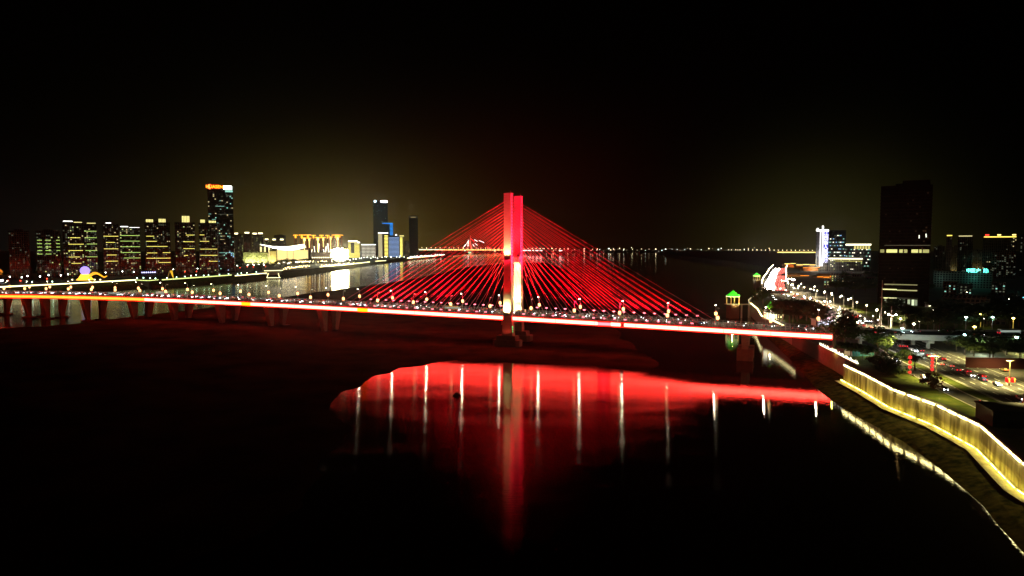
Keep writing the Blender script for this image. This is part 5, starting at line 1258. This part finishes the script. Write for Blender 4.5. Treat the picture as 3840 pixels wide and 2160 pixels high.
m = MB(); m.box(6.1, (b_-p).length, -1.5, 1.5, -.8, -.1); m.build('deck', CONC, t)
for k in range(2): m = MB(); m.box(9+k*8, 10+k*8, -.6, .6, -14, -.803); m.build('pile', CONC, t)
t.rotation_euler = (0, 0, math.atan2((b_-p).y, (b_-p).x)); 
p = G(2837, 1050, 13.0); pavilion(p, 8.8, 12, 'smaller green-roofed pavilion farther up the river', shaft=14.5)
t = thing('walkway', 'thin walkway from the smaller pavilion to the avenue', 'walkway', p); m = MB(); m.box(5, 24, -1.2, 1.2, -.8, -.1); m.build('deck', CONC, t)
m = MB(); m.box(12, 12.8, -.5, .5, -13.9, -.803); m.build('pile', CONC, t)
p = G(2889, 1196, 13.0); p.z = 12; t = pavilion(p+Vector((3, 8, 0)), 8.5, 13.5, 'brightly lit two-storey green-roofed pavilion on the embankment among trees')
for lv in (0, 1):
    m = MB(); m.box(-3.4, 3.4, -3.4, 3.4, 1+lv*3.4, 3.4+lv*3.4); m.build('lit_wall', E('pavilion_wall_light', (1, .95, .7), 2.2), t)
lamp('pavilion_light', 'POINT', (0, -9, 4), 5000, (1, .9, .55), t, size=.5)
p = G(2893, 1196, 12.2); t = thing('light_fountain', 'golden tree-shaped light figure below the embankment pavilion', 'light sculpture', p+Vector((1.5, 0, 0)))
for k in range(5): m = MB(); x = (k-2)*1.3; m.tube((x, 0, 0), (x*1.5, 0, 3.5+2.5*(2-abs(k-2))/2), .5, .12, n=6); m.build('light_arm', E('figure_gold_light', (1, .85, .4), 3.5), t)
m = MB(); m.box(-6, 7, -.8, .8, 1.0, 1.8); m.build('light_base', MATS['figure_gold_light'], t)
# christmas-tree like white spire by the plaza
p = G(3147, 1222, 12.2); t = thing('lit_spire', 'white glowing cone-shaped spire behind the big tree at the bridge end', 'light sculpture', p)
m = MB(); m.lathe((0, 0, 0), [(4.8, 0), (4.0, 2.5), (2.6, 6), (1.0, 9), (.7, 9.6), (.9, 11), (.1, 14)], 12); m.build('cone', E('spire_white_light', (1, .96, .6), 2.6), t)
for x_ in (-5, 5): m = MB(); m.lathe((x_, -1, 0), [(.8, 0), (.9, 2.5), (.3, 3.4)], 8); m.build('side_lamp', E('spire_side_light', (.95, 1, .8), 3), t)
p = G(3108, 1222, 12.2); t = thing('market_kiosk', 'low white-lit kiosk between the last bridge lamp and the glowing spire', 'kiosk', p, .1)
m = MB(); m.box(-9, 9, 0, 7, 0, 4.2); m.box(-9.5, 9.5, -1, 7.5, 4.203, 4.6); m.build('wall', mat('kiosk_wall', (.5, .5, .52), .7), t)
for k in range(5): m = MB(); m.box(-8+k*3.4, -5.4+k*3.4, -.15, -.02, .6, 3.4); m.build('window', E('kiosk_light', (.82, .88, 1), 1.1+.9*(k % 2)), t)
m = MB(); m.box(-2.5, 4.5, -.6, -.2, 5, 10.5); m.build('billboard', mat('pink_board', (.45, .3, .28), .8, emit=(1, .7, .65), st=.25), t)
lamp('kiosk_light', 'POINT', (0, -3, 3.5), 1500, (.85, .9, 1), t, size=.4)
# glass canopy (metro entrance) and fence by the round tree
p = G(3222, 1332, 12); t = thing('glass_canopy', 'small teal-lit curved glass canopy below the round dark tree', 'canopy', p, .15); m = MB()
pts = [(math.cos(a_)*3.2, math.sin(a_)*4.2) for a_ in [math.pi*k/8 for k in range(9)]]
m.extr([(x, z) for x, z in pts], -6, 6); m.build('glass_vault', mat('teal_glass', (.10, .28, .24), .2, .6), t)
m = MB(); [m.extr([(math.cos(math.pi*k/8)*3.3, math.sin(math.pi*k/8)*4.3) for k in range(9)], x-.08, x+.08) for x in np.linspace(-6.1, 6.1, 9)]; m.build('ribs', STEEL, t)
lamp('canopy_light', 'POINT', (0, -6, 3.5), 420, (.4, 1, .85), t, size=.4)
p = G(3296, 1352, 12); t = thing('metal_fence', 'pale picket fence between the trees by the service road', 'fence', p, -.35)
m = MB(); [m.box(x, x+.12, 0, .12, 0, 2.6) for x in np.arange(-5, 5, .55)]; m.box(-5, 5, .13, .2, 2.2, 2.35); m.build('pickets', mat('fence_paint', (.6, .62, .6), .5), t)
lamp('fence_light', 'POINT', (p.x+2, p.y-4, 15), 300, (.6, 1, .9), None, size=.3)

# ------------------------------------------------------------------ hospital with vertical sign
def Zh(x): return 3040+x*.1311
def Yh(y): return 840+y*.1311
D = 1500
t, w, h, d = bld('hospital slab with a vertical line of glowing blue-white characters', Zh(130), Zh(482), Yh(160), D, 'pale', nwin=0, name='hospital_building', cat='hospital', jit=0, pil=False, dep=18)
m = MB(); m.box(-w*.5, w*.52, -1.2, -.1, h-3.5, h); m.build('roof_light', E_WHITE, t)
for fx in (-.13, .06):
    m = MB(); m.box(w*fx-1.3, w*fx+1.3, -.9, -.1, h*.115, h-3.6); m.build('vertical_light', E('vertical_white_light', (1, .96, 1), 1.7), t)
for k, ch in enumerate('江西省人民医院'):
    o = obj('sign_character', text_mesh(ch, 10.4, E('character_white_light', (.78, .76, 1), 2.2), .4), t, (w*.31, -1.0, h-9.0-k*9.9)); o.rotation_euler = (math.pi/2, 0, 0)
m = MB(); m.box(w*.17, w*.5, -.7, -.1, h*.24, h-3.7); m.build('sign_board', mat('blue_sign_board', (.05, .05, .3), .6, emit=(.12, .12, 1), st=.55), t)
for fx, hh in ((-.38, 3), (.04, 8)):
    m = MB(); m.lathe((w*fx, 3, h), [(1, 0), (1.8, hh*.6), (1.5, hh)], 8); m.build('roof_beacon', E_WHITE, t)
lamp('facade_floodlight', 'POINT', (-w*.1, -14, h*.35), 26000, (.9, .88, 1), t, size=1); lamp('facade_floodlight', 'POINT', (-w*.4, -12, h*.1), 22000, (1, .95, .6), t, size=1)
bld('hospital ward block with rows of small white-green windows beside the sign', Zh(484), Zh(982), Yh(195), D+15, 'glass', nwin=62, wk='cWbcd', name='hospital_building', cat='hospital', jit=0, pil=False, seed=61, colw=2.8, rowh=7.4, ws=1.25)
t, w, h, d = bld('lower hospital block under a bright flat roof line', Zh(905), Zh(1700), Yh(600), D+5, 'glass', nwin=60, wk='cWcd', name='hospital_building', cat='hospital', jit=0, pil=False, seed=62, colw=3.0, rowh=7.2, ws=1.25)
m = MB(); m.box(-w*.52, w*.51, -2.5, -.1, h-1, h+2.4); m.build('roof_light', E('roof_cream_light', (1, .92, .6), 3), t)
m = MB(); m.box(-w*.49, -w*.42, -1.6, -.1, 4, h+13); m.build('stair_tower', E('stair_violet_light', (.5, .48, 1), .8), t)
for k in range(6): m = MB(); m.box(-w*.1+k*w*.1, -w*.03+k*w*.1, -.5, -.1, h-9, h-2); m.build('top_window', E('top_yellow_light', (1, .85, .25), .8), t)
t, w, h, d = bld('long hospital podium with a bright eave line', Zh(500), Zh(1470), Yh(1000), D-20, 'pale', nwin=26, wk='yWd', name='hospital_podium', cat='hospital', jit=0, pil=False, seed=63, dep=16)
m = MB(); m.box(-w*.5, w*.5, -2, -.1, h-.5, h+2); m.build('eave_light', MATS['roof_cream_light'], t)
m = MB(); m.box(-w*.3, w*.49, -1, -.1, h-5, h-3.8); m.build('light_band', E('podium_yellow_light', (1, .85, .2), .7), t)
# traditional halls with orange eaves
for i, (px, py, w_, lb) in enumerate(((2972, 988, 42, 'long-roofed hall with golden eaves at the river bend'), (3020, 992, 46, 'second hall with golden eaves beside the hospital slab'), (3040, 1002, 34, 'golden-edged terrace hall below the hospital slab'), (2981, 1034, 46, 'round-fronted hall with orange eave lights past the traffic jam'), (3096, 1036, 28, 'hall with flickering orange eaves below the hospital'))):
    D_ = [1750, 1700, 1500, 1250, 1180][i]; X = (px-1920)/2560*D_; zt_ = zl(py, D_)-11.9
    t = thing('traditional_hall', lb, 'hall', (X, D_, 11.9), .1)
    m = MB(); m.box(-w_/2, w_/2, 0, 14, 0, max(2, zt_-1)); m.build('wall', mat('hall_wall', (.3, .12, .05), .8), t)
    m = MB(); m.box(-w_/2-3, w_/2+3, -3, 17, max(2.1, zt_-.9), zt_+.4); m.box(-w_/2, w_/2, 0, 14, zt_+.405, zt_+4.5, taper=.75, ty=.1); m.build('roof', mat('dark_tiles', (.06, .045, .035), .8), t)
    for k in range(3):
        a_ = -w_/2-3+k*(w_+6)/3; m = MB(); dz = (0, .9, 0)[k] if i < 3 else (0, -.8, .9)[k]; m.box(a_+.4, a_+(w_+6)/3-.4, -3.4, -3.02, zt_-1.2+dz, zt_-.1+dz); m.build('eave_light', E_GOLDB if i < 2 else E_ORNG, t)
    lamp('hall_light', 'POINT', (0, -9, 4), 9000, (1, .4, .1), t, size=.5)
# ------------------------------------------------------------------ dark tower under construction
D = 632
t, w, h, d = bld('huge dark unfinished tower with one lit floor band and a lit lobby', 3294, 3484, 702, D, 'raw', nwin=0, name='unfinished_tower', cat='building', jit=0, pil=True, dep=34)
m = MB()
for k in range(1, 30): z = 14+k*(h-16)/30; m.box(-w/2-.7, w/2+.7, -.95, d+.7, z-.18, z+.18)
m.build('floor_slabs', mat('slab_edges', (.035, .025, .016), 1, 0), t)
zc = zl(941.5, D)-11.9
rr_ = random.Random(2)
for x0_, x1_, br in ((.02, .1, .4), (.145, .36, 1.3), (.40, .47, .9), (.49, .56, .6), (.64, .77, 1.1), (.79, .84, .9), (.86, .98, .6)):
    m = MB(); m.box(-w/2+w*x0_, -w/2+w*x1_, -1.05, -.98, zc-1.5, zc+1.5); m.build('window', mat('lit_floor_%d' % int(br*10), (.1, .1, .05), .6, emit=(1, .95, .32), st=br*.8), t)
m = MB(); m.box(-w/2+w*.1, w/2, -1.2, -1.0, zc+5.1, zc+5.5); m.build('light_band', E('faint_band_light', (1, .9, .5), .12), t)
for x_, z_ in ((.77, 886), (.77, 891), (.90, 881), (.905, 887)):
    m = MB(); zz = zl(z_, D)-11.9; m.box(-w/2+w*x_, -w/2+w*x_+.8, -1.3, -1.05, zz-.9, zz+.9); m.build('window', E('stair_window_light', (1, 1, .8), 1.5), t)
for z_, x0_, x1_, st_ in ((1067, .12, .78, .22), (1086, .08, .38, 1.2), (1088, .38, .78, .5)):
    zz = zl(z_, D)-11.9; m = MB(); m.box(-w/2+w*x0_, -w/2+w*x1_, -2.4, -1.1, zz-.5, zz+.4); m.build('canopy_light', mat('canopy_light_%d' % z_, (.3, .3, .2), .7, emit=(1, .95, .4), st=st_), t)
for k in range(26):
    x_ = rr_.uniform(.06, .94); z_ = 14+(h-16)*rr_.randrange(1, 29)/30+1.9; m = MB(); m.box(-w/2+w*x_, -w/2+w*x_+1.3, -1.2, -1.05, z_-.6, z_+.6); m.build('added_glow_patch', E('added_glow_light', (1, .55, .25), .03), t)  # small glowing patches added to the facade, not real lamps
zz = zl(1119, D)-11.9; m = MB(); m.box(-w/2+w*.05, w*.3, -6, -1.1, zz, zz+.8); m.build('canopy', CONCD, t)
m = MB(); m.box(-w/2+w*.12, -w/2+w*.38, -6.3, -6.02, zz-.1, zz+.7); m.build('canopy_light', E('canopy_edge_light', (1, .95, .4), 1.4), t)
for x_, br in ((.14, .5), (.22, .8), (.30, .5), (.43, 1.4), (.50, .3), (.6, .5), (.68, 1.0), (.74, .3)):
    m = MB(); m.box(-w/2+w*x_, -w/2+w*(x_+.05), -1.4, -1.1, .8, zz-.8); m.build('lobby_window', mat('lobby_light_%d' % int(br*10), (.1, .1, .08), .5, emit=(.85, 1, .6), st=br), t)
lamp('lobby_light', 'POINT', (-w*.2, -8, 5), 1200, (.95, 1, .6), t, size=.5)
m = MB(); m.box(-w*.08, w*.46, 6, 22, h+.004, h+6); m.build('roof_block', FAC['raw'], t)
lamp('roof_light', 'POINT', (0, -3, h+8), 250, (1, .6, .2), t, size=.5)
for x, y, hh in ((3303, 1237, 33), (3340, 1240, 16), (3197, 1156, 12)):
    p = foot(x, y); t2 = thing('mast', {33: 'very tall thin pale mast in front of the dark unfinished tower', 16: 'shorter pale pole beside the tall thin mast', 12: 'slim pole on the grass beside the avenue'}[hh], 'mast', p); m = MB(); m.tube((0, 0, 0), (0, 0, hh), .4, .22, n=8); m.build('pole', mat('pale_pole', (.5, .5, .42), .6), t2)
    m = MB(); m.tube((0, 0, 0), (0, 0, .6), .9, .7, n=10); m.build('base', CONC, t2)
p = foot(3500, 1152); t = thing('gatehouse', 'small gatehouse with a glaring white-yellow light beside the unfinished tower', 'building', p, -.1)
m = MB(); m.box(-5, 5, 0, 5, 0, 4); m.box(-5.5, 5.5, -.6, 5.5, 4.003, 4.4); m.build('wall', CONCD, t); m = MB(); m.box(-4, 3, -.4, -.05, 1, 3); m.build('window', E('gatehouse_light', (1, 1, .6), 5, True), t)
# background blocks on the avenue side
E_RG = E('roofline_gold_light', (1, .75, .12), 2.2)
for i, (a_, b_, y, D_, fc, nw, wk, lb, gl) in enumerate((
    (3546, 3566, 884, 1400, 'pale', 4, 'd', 'slim pale tower with a lit cap behind the unfinished tower', (0, 1, E_RG)),
    (3566, 3592, 926, 1350, 'tan', 3, 'd', 'plain tan block at the foot of the slim pale tower', None),
    (3588, 3644, 886, 1300, 'dark', 10, 'd', 'black slab with small roof-edge lights', (0.05, .95, E('roof_dot_light', (1, .9, .4), .8))),
    (3645, 3685, 940, 1450, 'tan', 3, 'd', 'low tan block in the gap beside the black slab', None),
    (3682, 3808, 889, 1350, 'dark', 26, 'wd', 'broad dark block with a long golden stepped roofline', (.02, .98, E_RG)),
    (3719, 3808, 945, 1150, 'brown', 34, 'd', 'brown mid-rise block in front of the golden roofline', None),
    (3822, 3860, 880, 1250, 'dark', 20, 'd', 'dark tower cut by the picture edge', None), (3500, 3540, 925, 1500, 'dark', 5, 'd', 'low dark block just beyond the unfinished tower', None))):
    t, w, h, d = bld(lb, a_, b_, y, D_, fc, nwin=nw, wk=wk, name='apartment_block', seed=70+i, group='blocks behind the avenue', jit=0)
    if gl:
        m = MB(); m.box(-w/2+w*gl[0], -w/2+w*gl[1], -1.2, -.7, h-.5, h+1.2); m.build('roofline_light', gl[2], t)
        if i == 4: 
            for f in (.06, .42, .86): m = MB(); m.box(-w/2+w*f, -w/2+w*(f+.11), 1, 6, h+3.3, h+5.2); m.build('roof_pavilion_light', E_GOLDB if f > .1 else E_SIGNR, t)
    if i in (1, 3): lamp('wall_floodlight', 'POINT', (0, -8, 3), 5000, (1, .85, .3), t, size=.5)
# low building with four teal sign characters
D = 900; t, w, h, d = bld('low wide hall with four glowing teal roof-sign characters', 3500, 3722, 1022, D, 'pale', nwin=0, name='sign_hall', cat='hall', jit=0, pil=False, dep=20)
for k, (px, ch) in enumerate(((3633, '中'), (3649, '医'), (3669, '大'), (3697, '院'))):
    o = obj('sign_character', text_mesh(ch, 5.6, E_TEAL, .3), t, ((px-3611)/2560*D*.83, -.8, h+2.6)); o.rotation_euler = (math.pi/2, 0, 0)
m = MB(); m.box(w*.02, w*.46, -.5, -.2, h-.2, h+.1); m.build('sign_rail', DARKST, t)
lamp('sign_glow', 'POINT', (w*.2, -7, h*.7), 900, (.15, 1, .75), t, size=.5); lamp('wall_glow', 'POINT', (-w*.36, -8, h*.6), 450, (.5, 1, .8), t, size=.5)
D = 700; t, w, h, d = bld('shop with a piercing cyan sign cut by the picture edge', 3790, 3880, 1112, D, 'dark', nwin=0, name='shop', cat='shop', jit=0, pil=False, dep=12)
m = MB(); m.box(w*.0, w*.5, -.6, -.1, h-3.8, h-.6); m.build('sign', E('sign_cyan_light', (.15, .8, 1), 6), t); m = MB(); m.box(-w*.3, -w*.05, -.6, -.1, h-2.6, h-1.8); m.build('small_sign', E('sign_small_white', (.8, .95, 1), 2), t)
lamp('shop_light', 'POINT', (w*.2, -6, 3), 900, (.6, 1, .7), t, size=.5)
D = 560; t, w, h, d = bld('long low shed with a faint reddish wall in the dark middle ground', 3538, 3716, 1118, D, 'tan', nwin=0, name='shed', cat='shed', jit=0, pil=False, dep=18)
lamp('shed_light', 'POINT', (0, -12, 5), 260, (1, .5, .35), t, size=.5)
p = foot(3745, 1381); t = thing('brick_wall', 'low dark red wall behind the avenue pavement', 'wall', p, -.12); m = MB(); m.box(-14, 20, 0, .5, 0, 4.5); m.box(-14.1, 20.1, -.1, .6, 4.503, 4.8); m.build('bricks', mat('red_bricks', (.06, .014, .012), .9), t)
lamp('wall_lamp', 'POINT', (p.x, p.y-5, 16), 260, (1, .55, .45), None, size=.4)
# trees on the avenue side
TR = [(3128, 1318, 24, 27, 0, 'big bushy tree hiding the end of the bridge light strip'), (3165, 1322, 19, 20, 1, 'tree behind the big bushy one at the bridge end'), (3292, 1328, 14, 19, 1, 'round black tree by the junction'), (3328, 1336, 9, 8, 2, 'small yellow-green lit tree beside the round black tree'),
      (2860, 1142, 17, 20, 1, 'dark round tree between embankment and headlights'), (2838, 1150, 12, 14, 0, 'dark tree leaning over the embankment line'), (3430, 1385, 8, 7, 2, 'sparse young tree between the red lantern columns'),
      (3398, 1350, 6, 10, 0, 'low bush at the end of the lawn'), (3322, 1372, 6, 14, 1, 'wide low bush beside the service road'), (3348, 1408, 6.5, 15, 0, 'dark bush on the lawn above the lit wall'), (3280, 1372, 6, 12, 2, 'bush at the dark corner of the quay'), (3310, 1392, 5, 10, 1, 'small bush beside the quay corner'),
      (3490, 1460, 7, 8.5, 9, 'reddish dark bush at the edge of the service road'), (3235, 1352, 8, 16, 0, 'dark shrubbery tree above the parapet lights'), (3190, 1345, 9, 15, 2, 'dark tree just above the ragged lights')]
for x, y, hh, ww, v_, lb in TR:
    p = foot(x, y); tree(p, hh, ww, lb, v_, 'single trees on the avenue side', low=1 if hh < 7.2 else 0)
p = foot(3122, 1322); lamp('tree_uplight', 'POINT', (p[0]-3, p[1]-7, 14), 900, (1, .85, .12), None, size=.4); p = foot(3328, 1340); lamp('tree_uplight', 'POINT', (p[0], p[1]-5, 15), 700, (.9, 1, .2), None, size=.4)
p = foot(2842, 1158); lamp('tree_uplight', 'POINT', (p[0], p[1]-6, 14), 1100, (1, .9, .2), None, size=.4)
tq = random.Random(77)
for i in range(26):
    x = 2905+tq.random()*190; y = 1168+(x-2905)*.16+tq.random()*34; p = foot(x, y); tree(p, 11+tq.random()*6, 15+tq.random()*8, f'dark park tree between embankment and avenue, {ordw(i+1)} in the grove', tq.randrange(3), 'park grove between embankment and avenue')
GV = []
for i in range(60):
    x = 3330+tq.random()*560; y = 1150+tq.random()*90; 
    if 3290 < x < 3530 and y < 1160: y += 18
    GV.append(('dark tree in the unlit grove behind the viaduct, {n} from the dark tower', 'dark grove behind the viaduct', x, y, 9+tq.random()*6, 15+tq.random()*9, tq.randrange(3)))
for i in range(26):
    x = 3540+tq.random()*330; y = 1290+tq.random()*62; 
    if y > 1292+(x-3540)*.26+22: y -= 40
    GV.append(('dark tree between the viaduct and the avenue, {n} from the junction', 'dark trees in front of the viaduct', x, y, 7+tq.random()*4, 12+tq.random()*6, tq.randrange(3)))
for i in range(30):
    x = 3130+tq.random()*330; y = 1050+tq.random()*52; 
    GV.append(('dark tree in front of the hospital, {n} from the avenue', 'dark trees before the hospital', x, y, 12+tq.random()*6, 20+tq.random()*10, tq.randrange(3)))
gc = {}
for lb, gp, x, y, h_, w_, v_ in sorted(GV, key=lambda g_: g_[2]):
    gc[gp] = gc.get(gp, 0)+1; tree(foot(x, y), h_, w_, lb.format(n=ordw(gc[gp])), v_, gp)
# building-like dark mass: quay-side pump house cut by the picture edge
p = foot(3800, 1590); t = thing('pump_house', 'dark flat-roofed pump house on the lawn at the picture edge', 'building', p, -.25)
m = MB(); m.box(-8, 14, -6, 7, 0, 5.0); m.box(-8.4, 14.4, -6.4, 7.4, 5.003, 5.4); m.build('wall', mat('black_cladding', (.015, .013, .012), .9), t); m = MB(); m.box(-4, -1, -6.2, -6.02, 0, 2.4); m.build('door', DARKST, t)

# ------------------------------------------------------------------ boat
p = G(1713, 1483, 0); t = thing('small_boat', 'small dark fishing boat with a short mast on the red reflections', 'boat', p, .25)
m = MB(); secs_ = [(-1.9, .35, .55), (-1.3, .6, .45), (0, .72, .42), (1.2, .55, .5), (2.0, .05, .8)]
for i, (x, hw, z) in enumerate(secs_):
    m.v += [(x, -hw, z), (x, -hw*.6, -.25), (x, hw*.6, -.25), (x, hw, z)]
    if i:
        for k in range(3): a_ = (i-1)*4+k; m.f.append((a_, a_+4, a_+5, a_+1))
m.f.append((0, 1, 2, 3)); m.build('hull', mat('boat_hull', (.03, .025, .02), .7), t)
m = MB(); m.box(-1.0, .9, -.5, .5, .42, 1.45, taper=.85); m.build('cabin', mat('boat_cabin', (.05, .035, .03), .7), t)
m = MB(); m.tube((.3, 0, 1.4), (.3, 0, 2.9), .10, .04, n=6); m.build('mast', mat('boat_mast', (.2, .1, .05), .7), t)
m = MB(); m.tube((-1.7, -.3, .6), (-2.3, -.5, 1.0), .04, n=5); m.build('oar', BARK, t)
# ------------------------------------------------------------------ haze
HAZE = True
if HAZE:
    m = bpy.data.materials.new('haze'); m.use_nodes = True; n = m.node_tree.nodes; n.clear()
    o_ = n.new('ShaderNodeOutputMaterial'); v_ = n.new('ShaderNodeVolumePrincipled')
    v_.inputs['Color'].default_value = (.85, .87, .9, 1); v_.inputs['Density'].default_value = .000026; v_.inputs['Anisotropy'].default_value = .93
    m.node_tree.links.new(v_.outputs[0], o_.inputs['Volume'])
    hb = MB(); hb.box(-7050, 7050, -650, 7550, -3.2, 420)
    tag(hb.build('haze', m), kind='stuff')
